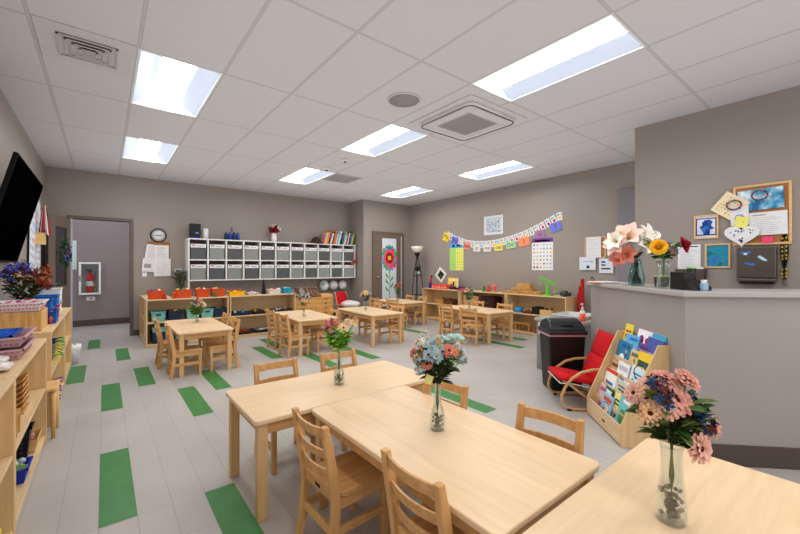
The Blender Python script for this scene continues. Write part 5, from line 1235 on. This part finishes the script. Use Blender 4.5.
tub('toy_tub', 'low yellow tub with red toys on top of the shelf under the cubbies', (1.83,6.99,.746), .26, .2, .08, YEL, 0, None, cut=False, contents=([REDP,BROWN,YEL,REDP], 12, 1.0))
tub('toy_tub', 'small translucent tub of pink and white pieces on the shelf top', (2.10,6.97,.746), .19, .15, .045, mat('tub_clear', (206,204,206), .3), 0, None, cut=False, contents=([PINK,WHITE,PURP], 10, .9))
t = thing('dark_cone', 'tall thin dark blue bottle shape standing on the shelf top', 'ornament', (2.34,7.05,.746)); MB().lathe([(.045,0),(.045,.02),(.03,.10),(.022,.2),(.012,.27),(1e-4,.28)], 16).build('body', mat('dark_blue', (22,26,50), .4), t)
tub('toy_tub', 'clear white tub of mixed pieces on the shelf top', (2.50,6.99,.746), .22, .17, .085, mat('tub_clear2', (216,216,216), .3), 0, None, cut=False, contents=([PINK,WHITE,REDP,YEL], 16, .95))
tub('toy_tub', 'bright turquoise tub at the right end of the shelf top', (2.76,6.99,.746), .17, .15, .10, C(30,150,180), 0, None, cut=False, contents=([C(90,180,210),WHITE], 8, .9))
TR = mat('tray_black', (30,30,36), .4)
for x, z, mats, l in ((1.90,.397,[LBLUE,NAVY,WHITE],'dark tray of blue and white pieces on the upper shelf level'),(2.28,.397,[YEL,ORANGE,BLACKP],'black tray of yellow and orange pieces on the upper shelf level'),(2.66,.397,[WHITE,GREY,BROWN],'black tray of white pieces, rightmost on the upper shelf level'),
                      (1.92,.057,[REDP,GREEN,REDP],'black tray of red and green pieces on the bottom shelf level'),(2.30,.057,[WHITE,GREY,INKL],'black tray of grey pieces on the bottom shelf level'),(2.66,.057,[BROWN,WHITE],'black tray of brown pieces, rightmost on the bottom shelf level')):
    tub('toy_tray', l, (x,7.03,z), .34, .29, .05, TR if 'blue and white' not in l else NAVY, 0, 'black trays under the cubbies', cut=False, contents=(mats, 26, 1.0), cat='tray')
for k, z in enumerate((.397,.057)):
    tub('toy_tray', ['natural wooden tray on the middle level of the left-facing end shelf','natural wooden tray on the bottom level of the left-facing end shelf'][k], (.66,7.75,z), .24, .5, .05, TAN, 0, None, cut=False, contents=([REDP,PINE,BROWN], 10, 1.0), cat='tray')
# drawer chest, woven basket
t = thing('drawer_chest', 'wide honey wood chest of six thin drawers by the far corner', 'drawer chest', (2.98, 7.14, 0))
MB().box(0,.0,0,.86,.34,.60).build('carcass', DRAWERW, t, bevel=.004); MB().box(-.005,-.01,.60,.865,.345,.62).build('top', DRAWERW, t, bevel=.004)
for k in range(6):
    d = MB().box(.02,-.012,.03+.095*k,.84,0,.115+.095*k).build('drawer', DRAWERW, t, bevel=.003)
    MB().box(.14,-.017,.095+.095*k,.19,-.0125,.112+.095*k).box(.66,-.017,.095+.095*k,.71,-.0125,.112+.095*k).build('finger_notch', mat('notch_dark', (90,56,28), .8), d)
t = thing('flat_wood_box', 'flat pale wooden box on the right end of the drawer chest', 'box', (3.72,7.30,.621)); MB().box(-.13,-.12,0,.13,.12,.05).build('box', PINE, t, bevel=.003); MB().box(-.11,-.10,.05,.11,.10,.056).build('lid', PINE, t)
def wovenmat():
    m = bpy.data.materials.new('woven_wicker'); m.use_nodes = True; nt = m.node_tree; b = nt.nodes['Principled BSDF']; b.inputs['Roughness'].default_value = .8
    tc = nt.nodes.new('ShaderNodeTexCoord'); c = nt.nodes.new('ShaderNodeTexVoronoi'); c.inputs['Scale'].default_value = 45; nt.links.new(tc.outputs['Object'], c.inputs['Vector'])
    r = nt.nodes.new('ShaderNodeValToRGB'); r.color_ramp.elements[0].color = lin((206,170,140)); r.color_ramp.elements[1].color = lin((84,54,40)); r.color_ramp.elements[0].position = .1; r.color_ramp.elements[1].position = .6
    nt.links.new(c.outputs['Distance'], r.inputs['Fac']); nt.links.new(r.outputs['Color'], b.inputs['Base Color'])
    bp = nt.nodes.new('ShaderNodeBump'); bp.inputs['Strength'].default_value = .6; nt.links.new(c.outputs['Distance'], bp.inputs['Height']); nt.links.new(bp.outputs['Normal'], b.inputs['Normal']); return m
t = thing('wicker_basket', 'brown mottled wicker basket standing on the drawer chest', 'basket', (3.30,7.28,.621)); MB().tub((0,0,0),(.40,.22),(.43,.24),.20,.012,0,.010).build('weave', wovenmat(), t, bevel=.006)
# three white hanging helmets
HM = mat('helmet_white', (216,220,222), .4)
for k in range(3):
    x = 4.18+.25*k; t = thing('hanging_helmet', ['white rounded helmet with teal patch hanging on the wall, left of three','white rounded helmet hanging on the wall, middle of three','white rounded helmet hanging on the wall, right of three'][k], 'helmet', (x, YB, .84), 0, 'white helmets on the back wall'); t.location.z = .80
    MB().sphere((0,-.12,0), .115, 16, 10, 0, (1,1,1.15) if k == 0 else (1,1,1)).build('shell', HM, t)
    MB().tube([(.118*math.cos(a),-.12+.0*math.sin(a),.118*math.sin(a)) for a in [2*PI*q/20 for q in range(20)]], .006, 5, closed=True).build('rim', GREY, t)
    if k == 0: MB().sphere((-.055,-.20,.03), .045, 10, 6, 0, (1,.6,1)).build('patch', TEAL, t)
    MB().box(-.01,-.06,.10,.01,0,.12).build('hook', CHROME, t)
# ---------------------------------------------------------------- right wall shelf contents
def rs(y, z, dx=0): return (6.22+dx, y, z)
ZT = .746
t = thing('book_row', 'x', 'x') if False else None
for k in range(5):
    o = MB().box(-.07,-.045,0,.07,.045,.10,0).box(-.0715,-.04,.02,-.07,.04,.05,1); o = o.build('red_box_book', [C(226,84,76), C(240,150,130)], loc=(6.16, 6.42-.10*k, ZT), rot=(0,0,R_.uniform(-.04,.04))); tag(o, 'coral red boxed book on the far right shelf top, %s from the lamp' % ORD[k], 'book', 'coral red books on the far right shelf')
t = thing('toy_figure', 'red and blue upright toy figure by the floor lamp', 'toy', (6.14, 6.56, ZT)); MB().box(-.03,-.04,0,.03,.04,.12).build('base', C(40,60,150), t, bevel=.01); MB().tube([(0,0,.12),(0,-.01,.22),(0,-.03,.27)], .022).build('upper_body', REDP, t); MB().sphere((0,-.04,.28), .03).build('head', mat('toy_dark',(70,30,40),.5), t)
t = thing('yellow_book', 'yellow picture book standing open with blue figures on the right shelf top', 'book', (6.26, 5.95, ZT), RW+rad(12)); MB().box(-.12,-.012,0,.12,0,.26,0).box(-.05,-.014,.02,.0,-.012,.12,1).box(.01,-.014,.03,.05,-.012,.17,2).box(-.08,-.014,.19,.08,-.012,.22,3).build('cover', [C(240,200,70), C(60,110,180), C(70,40,40), C(240,236,200)], t); MB().box(.12,-.02,0,.16,.0,.25).build('white_page', PAPER, t)
sheet('framed_card', 'white framed flower card hanging diamond-wise on the right wall', 'picture', XR-.004, 6.52, 1.06, .29, .29, RW, [PAPER, C(120,140,110), C(214,110,60), C(150,60,60), TEAL], [(.2,.2,.8,.8,1),(.5,.5,.75,.78,2),(.25,.28,.5,.5,2),(.3,.55,.48,.75,3),(.55,.25,.75,.45,4)], rad(38))
tub('toy_tray', 'flat black tray on the right wall shelf top below the yellow chart', (6.24,5.68,ZT), .22, .5, .04, mat('tray_dark', (44,26,24), .5), 0, None, cut=False, contents=([mat('dk1',(60,34,30),.6), BLACKP], 14, 1.0), cat='tray')
t = thing('magenta_case', 'flat magenta case on the shelf top in front of the black tray', 'case', (6.10,5.42,ZT)); MB().box(-.08,-.14,0,.08,.14,.05).build('case', C(160,40,90), t, bevel=.008); MB().box(-.085,-.05,.015,-.08,.05,.035).build('clasp', C(210,110,150), t)
plush('small green and red plush toy on the right wall shelf top', (6.14,4.94,ZT), C(70,130,70), REDP, 1.0, RW); plush('small red plush toy beside the green one on the shelf top', (6.14,4.82,ZT), C(206,70,60), REDP, 1.1, RW)
t = thing('stacking_toy', 'pink stacking ring toy alone on the middle of the shelf top', 'toy', (6.16,4.70,ZT)); MB().cyl((0,0,0),.06,.03,16).cyl((0,0,.03),.035,.06,14).cyl((0,0,.09),.055,.04,16).cyl((0,0,.13),.03,.03,14).build('rings', C(222,130,114), t)
# blocks
for k,(y,z,w,l_,h,lab) in enumerate(((4.28,ZT,.16,.40,.045,'long thin wooden block, lower one at the left of the block pile'),(3.86,ZT,.16,.40,.06,'long thin wooden block, lower one at the right of the block pile'),(4.06,ZT+.061,.14,.42,.05,'long notched wooden block on the second layer of the pile'),(4.02,ZT+.112,.13,.28,.085,'wooden box block topping the pile on the right shelf'))):
    o = MB().box(-w/2,-l_/2,0,w/2,l_/2,h,0)
    for q in range(int(l_/.05)): o.box(-w/2-.001,-l_/2+.02+.05*q,h*.2,-w/2,-l_/2+.03+.05*q,h*.8,1)
    o = o.build('wooden_block', [OAK, mat('notch_dark',(90,56,28),.8)] if k != 3 else [OAK, OAK], loc=(6.17 if k < 2 else 6.18, y, z if k != 2 else ZT+.061), bevel=.003); tag(o, lab, 'block', 'wooden block pile')
t = thing('balance_scale', 'lime green toy balance scale with tilted beam on the right shelf', 'scale', (6.15,3.42-.0,ZT)); t.location = (6.13,3.54,ZT+.0); t.scale = (.72,.72,.85); t.rotation_euler = (0,0,RW)
MB().box(-.13,-.05,0,.13,.05,.025).build('base', LIME, t, bevel=.008); MB().taper((0,0,.025),(.07,.04),(.045,.03),.24).build('post', LIME, t, bevel=.005)
MB().box(-.22,-.012,.29,.22,.012,.325, M=Matrix.Translation((0,0,.3)) @ Matrix.Rotation(rad(18),4,'Y') @ Matrix.Translation((0,0,-.3))).build('beam', LIME, t, bevel=.004)
for s in (-1, 1):
    zz = .305 - s*.065; MB().tube([(s*.2,0,zz),(s*.2-.05,0,zz-.14)], .002, 4).tube([(s*.2,0,zz),(s*.2+.05,0,zz-.14)], .002, 4).lathe([(1e-4,0),(.03,.004),(.055,.03)], 14, (s*.2,0,zz-.165), close=False).build('pan', mat('pan_clear', (160,214,120), .3), t)
t = thing('yellow_tray', 'flat yellow tray under the green balance scale end', 'tray', (6.28,3.60,ZT)) if False else None
for k,(y,r,h) in enumerate(((3.27-.0,.0,0),)): pass
t = thing('grey_tin', 'low dark grey metal tin near the right end of the shelf top', 'tin', (6.27,3.28-.0,ZT)); MB().tub((0,0,0),(.12,.13),(.13,.14),.06,.006,0,.004).build('tin', DGREY, t)
t = thing('grey_mug', 'round dark metal pot at the very end of the right shelf top', 'pot', (6.31,3.205-.01,ZT)) if False else thing('metal_pot', 'round dark metal pot at the very end of the right shelf top', 'pot', (6.11,3.215,ZT)); MB().lathe([(.04,0),(.05,.02),(.05,.10),(.046,.10),(.044,.01)], 18, close=False).build('pot', mat('pot_metal', (84,84,88), .35, metal=.6), t); MB().tube([(0,-.05,.08),(0,-.075,.06),(0,-.05,.03)], .005).build('handle', DGREY, t)
# middle level
RSH = .397
tub('basket', 'brown wooden basket on the middle level of the far right shelf', (6.22,6.25,RSH), .2, .26, .12, OAK, 0, None, cut=False, contents=([BROWN, OAK], 14, .95))
tub('basket', 'darker brown basket on the middle level of the far right shelf', (6.22,5.95,RSH), .2, .24, .11, BROWN, 0, None, cut=False, contents=([BROWN, C(90,60,30)], 14, 1.0))
o = MB();
for q in range(6): o.box(-.13,-.2+.0*q,.03*q+.0,.13,.2,.03*q+.022,0)
for q in range(5): o.box(-.12,-.19,.03*q+.022,-.1,-.15,.03*q+.03,0).box(-.12,.15,.03*q+.022,-.1,.19,.03*q+.03,0)
o = o.build('slatted_tray', wood('slat_wood', (206,160,116),(222,182,140)), loc=(6.21,5.26,RSH+.07)); tag(o, 'stack of pale wooden slatted trays on the middle right shelf', 'trays')
o = MB().box(-.13,-.2,0,.13,.2,.069); o = o.build('wooden_riser', OAK, loc=(6.21,5.26,RSH)); tag(o, 'flat wooden riser under the stack of slatted trays', 'box')
t = thing('dark_case', 'dark maroon box inside the middle right wall shelf', 'box', (6.22,4.83,RSH)); MB().box(-.13,-.16,0,.13,.16,.25).build('case', mat('maroon', (58,26,30), .5), t, bevel=.006); MB().box(-.134,-.04,.10,-.13,.04,.13).build('clasp', DGREY, t)
t = thing('yellow_tray', 'low yellow tray beside the dark maroon box', 'tray', (6.2,4.52,RSH)); MB().tub((0,0,0),(.2,.2),(.22,.22),.035,.005).build('tray', YEL, t)
t = thing('blue_bowl', 'bright blue bowl on the middle level of the near right shelf', 'bowl', (6.16,4.14,RSH)); MB().lathe([(.06,0),(.075,.02),(.085,.09),(.08,.09),(.07,.02),(1e-4,.012)], 20, close=False).build('bowl', C(50,150,206), t)
tub('toy_tray', 'small dark brown tray beside the blue bowl', (6.18,3.93,RSH), .2, .18, .03, BROWN, 0, None, cut=False, contents=([BROWN, REDP], 6, 1.0), cat='tray')
t = thing('dark_box', 'small black box on the middle level of the near right shelf', 'box', (6.16,3.74,RSH)); MB().tub((0,0,0),(.16,.13),(.17,.14),.13,.006,0,.004).build('box', mat('box_black', (34,30,32), .5), t)
t = thing('wood_box', 'open light wooden box beside the small black box', 'box', (6.15,3.53,RSH)); MB().tub((0,0,0),(.2,.22),(.2,.22),.10,.010,0,0).build('box', PINE, t); MB().sphere((0,.03,.10),.03).sphere((.02,-.05,.10),.028).build('dark_balls', BROWN, t)
t = thing('toy_bench', 'small toy wooden bench on the bottom level of the near right shelf', 'toy', (6.16,4.02,.057)); MB().box(-.09,-.17,.13,.09,.17,.155).build('top', OAK, t, bevel=.003)
for a in (-.07,.07):
    for c in (-.14,.14): MB().cbox((a,c,.065),(.025,.025,.13)).build('leg', OAK, t)
t = thing('wooden_toy', 'small red-brown wooden toy cart on the bottom right shelf', 'toy', (6.14,3.66,.057)); MB().box(-.06,-.10,.02,.06,.10,.07).sphere((0,.04,.08),.035).build('body', C(170,80,50), t, bevel=.004)
for c in (-.07,.07): MB().lathe([(.025,-.065),(.025,.065)], 12, M=Matrix.Translation((0,c,.025)) @ Matrix.Rotation(PI/2,4,'Y')).build('wheel', BROWN, t)
o = MB().box(-.12,-.26,0,.12,.26,.03,0)
for q in range(4): o.box(-.11,-.25+.13*q,.03,.11,-.14+.13*q,.034,1)
o = o.build('flat_tray', [PINE, OAK], loc=(6.2,6.2,.057)); tag(o, 'flat wooden tray on the bottom level of the far right shelf', 'tray')
# red rods standing at the end of the shelves
for k,(x,y,h) in enumerate(((6.34,3.08,.80),(6.30,3.04,.92),(6.27,2.99,1.05),(6.36,3.03,.70))):
    o = MB().box(-.022,-.022,0,.022,.022,h,0).box(-.0225,-.0225,h-.012,.0225,.0225,h,1); o = o.build('red_rod', [mat('rod_red', (178,20,30), .4), mat('rod_red2', (160,16,26), .4)], loc=(x,y,0), bevel=.002); tag(o, ['red square rod at the shelf end, second shortest of the four','red square rod at the shelf end, second tallest of the four','red square rod at the shelf end, tallest of the four','red square rod at the shelf end, shortest of the four'][k], 'rod', 'red rods at the shelf end')
# ---------------------------------------------------------------- left wall shelf contents
BASKW = mat('basket_white', (222,216,220), .5)
def perf(name, label, loc, w, d, h, m, hole, rz=0, rows=2, contents=None):
    t = thing(name, label, 'basket', loc, rz)
    MB().tub((0,0,0),(w*.9,d*.9),(w,d),h,.005,0,.008).build('basket', m, t, bevel=.003)
    b = MB(); ny = int(d/.022); nx = int(w/.022)
    for q in range(rows):
        z0 = h*(.25+.45*q/max(1,rows-1)) if rows > 1 else h*.4; f = .9+.1*z0/h
        for k in range(nx):
            x_ = -w*f/2+.015+k*(w*f-.03)/max(1,nx-1)
            b.box(x_-.005,-d*f/2-.0035,z0,x_+.005,-d*f/2-.0005,z0+h*.2).box(x_-.005,d*f/2+.0005,z0,x_+.005,d*f/2+.0035,z0+h*.2)
        for k in range(ny):
            y_ = -d*f/2+.015+k*(d*f-.03)/max(1,ny-1)
            b.box(w*f/2+.0005,y_-.005,z0,w*f/2+.0035,y_+.005,z0+h*.2)
    b.build('mesh_pattern', hole, t)
    if contents:
        mats, n, hh = contents; b = MB()
        for k in range(n):
            p = (R_.uniform(-w*.38,w*.38), R_.uniform(-d*.38,d*.38), h*hh+R_.uniform(-.005,.012)); s = R_.uniform(.018,.034)
            if k % 2: b.sphere(p, s, 8, 5, k % len(mats), (1,1.3,.6))
            else: b.cbox((0,0,0),(s*1.8,s*1.1,s*.5),k%len(mats), Matrix.Translation(p) @ Euler((R_.uniform(-.5,.5),R_.uniform(-.5,.5),R_.uniform(0,3))).to_matrix().to_4x4())
        b.build('toy_pieces', mats, t, kind='stuff')
    return t
MAUVE = mat('basket_mauve', (196,158,166), .5); MAUVD = mat('mauve_hole', (150,112,122), .7)
perf('plastic_basket', 'lower mauve plastic basket of the stacked pair on the left shelf top', (-.525,3.08,.746), .36, .44, .06, MAUVE, MAUVD)
perf('plastic_basket', 'upper mauve plastic basket of the stacked pair, holding the blue tray', (-.525,3.10,.812), .36, .44, .055, MAUVE, MAUVD)
t = thing('blue_tray', 'bright blue ribbed plastic tray lying in the upper mauve basket', 'tray', (-.53,3.12,.852)); MB().tub((0,0,0),(.22,.32),(.25,.34),.02,.005).build('tray', C(24,90,190), t); b = MB()
for k in range(5): b.box(-.09,-.17+.08*k,.006,.09,-.15+.08*k,.018)
b.build('ribs', C(40,110,210), t)
BAGM = mat('clear_bag', (214,206,204), .25, var=.1, scale=30)
for k,(x,y,l,c) in enumerate(((-.50,2.62,'crinkled clear bag of white pieces at the front of the left shelf top',[WHITE,TAN,INKL]),(-.52,2.70,'clear bag of red and black pieces behind the crinkled clear one',[REDP,BLACKP,WHITE]))):
    t = thing('plastic_bag', l, 'bag', (x+.08-.02*k, y-.02+.1*k, .746)); b = MB(); b.sphere((0,0,.025), .075, 14, 8, 0, (1,1,.36)); b.v = [(p[0]+.006*math.sin(60*p[1]), p[1]+.006*math.sin(70*p[0]), max(0,p[2]+.005*math.sin(90*p[0]+50*p[1]))) for p in b.v]; b.build('film', BAGM, t)
    b = MB()
    for q in range(14): a = R_.uniform(0,2*PI); r = R_.uniform(0,.06); b.sphere((r*math.cos(a), r*math.sin(a), .045-.25*r), .014, 7, 5, q%3, (1,1,.6))
    b.build('pieces', c, t, kind='stuff')
# wooden angle puzzle stack
t = thing('wooden_rack', 'stack of zigzag wooden pieces on the middle level of the left shelf', 'rack', (-.44,3.16,.397)); t.scale = (.75,.75,.72)
b = MB()
for k in range(6):
    z = .02+.042*k; b.box(-.1,-.16,z,.0,.16,z+.010, M=Matrix.Translation((.03,0,z)) @ Matrix.Rotation(rad(28),4,'Y') @ Matrix.Translation((-.03,0,-z))).box(.0,-.16,z,.11,.16,z+.010, M=Matrix.Translation((.03,0,z)) @ Matrix.Rotation(rad(-28),4,'Y') @ Matrix.Translation((-.03,0,-z)))
b.build('zigzag_slats', OAK, t, bevel=.001); MB().box(-.1,.05,0,-.08,.08,.30).box(.06,.05,0,.08,.08,.27).box(-.1,-.14,0,.1,.14,.012).build('uprights', OAK, t)
t = thing('wooden_arch', 'small upright wooden arch block near the left shelf front edge', 'block', (-.352,2.70,.397)); MB().box(-.012,-.05,0,.012,-.03,.10).box(-.012,.03,0,.012,.05,.10).box(-.012,-.05,.10,.012,.05,.12).build('arch', OAK, t, bevel=.002)
tub('sorting_tray', 'open wooden tray of colourful pieces on the bottom left shelf', (-.45,3.46,.057), .23, .24, .08, PINE, 0, None, cut=False, rim=0, contents=([YEL,GREEN,PINK,PURP,WHITE,REDP], 26, .7), cat='tray')
t = thing('black_basket', 'tall black perforated basket leaning on the bottom left shelf', 'basket', (-.47,3.22,.057)); MB().tub((0,0,0),(.2,.07),(.24,.10),.22,.006).build('basket', BLACKP, t); b = MB()
for i in range(6):
    for j in range(6): b.box(-.08+.032*i-.006,-.052,.04+.028*j,-.08+.032*i+.006,-.049,.052+.028*j)
b.build('mesh_pattern', DGREY, t)
tub('blue_bin', 'royal blue plastic bin with clear pieces on the bottom left shelf', (-.425,2.98,.057), .18, .17, .08, C(18,44,170), 0, None, cut=False, contents=([C(190,200,200), C(120,170,90), INKL], 24, .95))
# nearest shelf
t = thing('toy_truck', 'blue, yellow and green toy truck on the bottom of the nearest left shelf', 'toy', (-.42,2.27,.057), rad(10)); MB().box(-.07,-.13,.03,.07,.02,.09).build('bed', C(240,214,30), t, bevel=.006); MB().box(-.06,-.10,.09,.06,.0,.17).build('blue_load', C(20,60,170), t, bevel=.006); MB().box(-.055,.03,.03,.055,.11,.11).build('cab', C(30,150,80), t, bevel=.012)
for s in (-1,1):
    for c in (-.09,.06): MB().lathe([(.03,-.012),(.03,.012)], 14, M=Matrix.Translation((s*.07,c,.03)) @ Matrix.Rotation(PI/2,4,'Y')).build('wheel', C(240,214,30), t)
t = thing('wooden_board', 'pale flat wooden board lying on the nearest left shelf top', 'board', (-.52,2.1,.746)); MB().box(-.14,-.2,0,.14,.2,.015).build('board', PINE, t, bevel=.002); MB().box(-.1,-.15,.015,.1,-.1,.017).build('stripe', OAK, t)
# pine crate, white basket, blue boxes on the third shelf
t = thing('pine_crate', 'knotty pine wooden crate on the left shelf top carrying the white basket', 'crate', (-.555,4.26,.746)); b = MB(); b.box(-.17,-.2,0,.17,-.185,.155).box(-.17,.185,0,.17,.2,.155).box(-.17,-.185,0,-.158,.185,.155).box(.158,-.185,0,.17,.185,.155).box(-.158,-.185,0,.158,.185,.012); b.build('boards', wood('pine_knotty', (196,146,86), (226,186,128), .5, 'Z', 1.4), t, bevel=.003)
MB().box(-.158,-.185,.13,.158,.185,.14).build('lid', PINE, t)
perf('plastic_basket', 'white plastic basket with pink slots sitting on the pine crate', (-.55,4.27,.902), .33, .42, .07, BASKW, C(214,90,130), contents=([WHITE, REDP, PINK, PURP], 14, .8))
def boxt(name, label, loc, w, d, h, m, m2, cat='box', rz=0):
    t = thing(name, label, cat, loc, rz); MB().tub((0,0,0),(w*.94,d*.94),(w,d),h,.006,0,.006).build('bin', m, t, bevel=.003)
    b = MB()
    for k in range(5): b.box(-w*.4+.18*w*k,-d/2-.004,h*.3,-w*.4+.18*w*k+.1*w,-d/2,h*.45).box(w/2,-d*.4+.18*d*k,h*.3,w/2+.003,-d*.4+.18*d*k+.1*d,h*.45)
    b.build('slot_pattern', m2, t); return t
boxt('blue_basket', 'blue plastic basket on the left shelf top beside the pine crate end', (-.42,4.66,.746), .17, .28, .11, BLUE, C(80,140,210), 'basket')
boxt('blue_basket', 'blue plastic basket behind the white basket, lower of two', (-.52,5.14,.746), .22, .26, .18, C(30,100,180), C(80,140,210), 'basket')
boxt('blue_basket', 'blue plastic basket farthest back on the left shelf top', (-.50,5.50,.746), .22, .30, .20, C(34,110,190), C(90,150,220), 'basket')
boxt('white_box', 'tall white box behind the blue baskets on the left shelf top', (-.52,5.85,.746), .26, .3, .26, PAPER, INKL)
for k,(x,y,z,m,l) in enumerate(((-.37,4.50,ZT,ORANGE,'orange toy peg in front of the blue basket'),(-.352,4.86,ZT,C(232,90,40),'orange zigzag toy at the shelf edge by the blue basket'),(-.37,5.16,ZT,REDP,'red curly toy hanging at the edge of the left shelf top'))):
    t = thing('small_toy', l, 'toy', (x,y,z)); b = MB(); b.tube([(0,-.02,.012),(0,-.02,.06),(0,.02,.06),(0,.02,.03),(0,.05,.05),(0,.05,.09)], .010, 6); b.build('body', m, t); MB().sphere((0,.05,.10), .015).build('knob', m, t)
for k,(y,z,c,l) in enumerate(((4.35,.397,(230,200,30),'blue bin with yellow spiky arms in the left shelf, upper level'),(4.75,.397,(60,190,70),'blue bin with green spiky arms in the left shelf, upper level'),(4.5,.057,(120,60,160),'blue bin with purple spiky arms on the left shelf bottom level'))):
    t = thing('spiky_bin', l, 'bin', (-.47,y,z)); MB().tub((0,0,0),(.2,.22),(.22,.24),.17,.006).build('bin', BLUE, t)
    b = MB()
    for q in range(7): z_ = .03+.022*q; a = R_.uniform(-.05,.05); b.tube([(.10,-.09+.03*q,z_),(.15,-.09+.03*q+a,z_+.02),(.17,-.09+.03*q+a*2,z_+.01)], .007, 5)
    b.build('arms', C(*c), t)
for k in range(3):
    o = MB().lathe([(.035,0),(.04,.012),(.04,.05),(.035,.06)], 14); o = o.build('white_cup', WHITE, loc=(-.42,5.45+.12*k,.397)); tag(o, ['white cup on the farthest left shelf, nearest the camera of three','white cup on the farthest left shelf, middle of three','white cup on the farthest left shelf, last of three'][k], 'cup', 'white cups on the farthest left shelf')
# low stool between the shelves
t = thing('wooden_stool', 'low square wooden stool with round legs between two left shelves', 'stool', (-.41, 3.82, 0)); MB().box(-.14,-.14,.345,.14,.14,.37).build('seat', PINE, t, bevel=.008)
for a in (-.12,.12):
    for c in (-.11,.11): MB().lathe([(.013,0),(.017,.345)], 12, (a,c,0)).build('leg', PINE, t)
# white waste bin with liner
t = thing('small_bin', 'small white waste bin with white liner beside the farthest left shelf', 'bin', (-.33, 6.39, 0)); t.scale = (.85,.85,.85); MB().lathe([(1e-4,0),(.085,0),(.11,.27),(.105,.27),(.082,.008),(1e-4,.008)], 20, close=False).build('bucket', mat('bin_grey_clear', (196,198,200), .3), t)
b = MB(); b.lathe([(.106,.20),(.118,.245),(.112,.285),(.07,.30),(.08,.25)], 24, close=False); b.v = [(x*(1+.05*math.sin(7*math.atan2(y,x))), y*(1+.05*math.sin(7*math.atan2(y,x))), z+.008*math.sin(9*math.atan2(y,x))) for x,y,z in b.v]; b.build('liner', PAPER, t)

# ---------------------------------------------------------------- camera, world, unseen fill light added behind the camera
cam = bpy.data.cameras.new('camera'); co = bpy.data.objects.new('camera', cam); COL.objects.link(co)
cam.sensor_width = 36; cam.lens = 36*373.0/800; cam.clip_start = .02; cam.clip_end = 60
co.location = (0, 0, 1.25); co.rotation_euler = (PI/2, 0, -math.atan((400-104)/373.0))
bpy.context.scene.camera = co
w = bpy.data.worlds.new('world'); bpy.context.scene.world = w; w.use_nodes = True
w.node_tree.nodes['Background'].inputs['Color'].default_value = (.8,.85,1,1); w.node_tree.nodes['Background'].inputs['Strength'].default_value = .4
def area(name, loc, rot, sx, sy, e, col=(1,1,1)):
    l = bpy.data.lights.new(name, 'AREA'); l.shape = 'RECTANGLE'; l.size = sx; l.size_y = sy; l.energy = e; l.color = col
    o = bpy.data.objects.new(name, l); COL.objects.link(o); o.location = loc; o.rotation_euler = rot
area('added_fill_light', (2.8, YF+.05, 1.6), (rad(90),0,PI), 5.5, 2.0, 90, (.95,.97,1))  # added soft lamp out of view, brightens the whole room
sc = bpy.context.scene
sc.view_settings.view_transform = 'Standard'; sc.view_settings.look = 'None'; sc.view_settings.exposure = 0.24; sc.view_settings.gamma = 0.93
sc.cycles.use_fast_gi = True; sc.cycles.fast_gi_method = 'ADD'; sc.cycles.ao_bounces = 1; sc.cycles.ao_bounces_render = 1
w.light_settings.ao_factor = 0.32; w.light_settings.distance = 1.5
sc.cycles.use_denoising = True
sc.cycles.max_bounces = 8; sc.cycles.diffuse_bounces = 4; sc.cycles.sample_clamp_indirect = 6; sc.cycles.caustics_reflective = False; sc.cycles.caustics_refractive = False
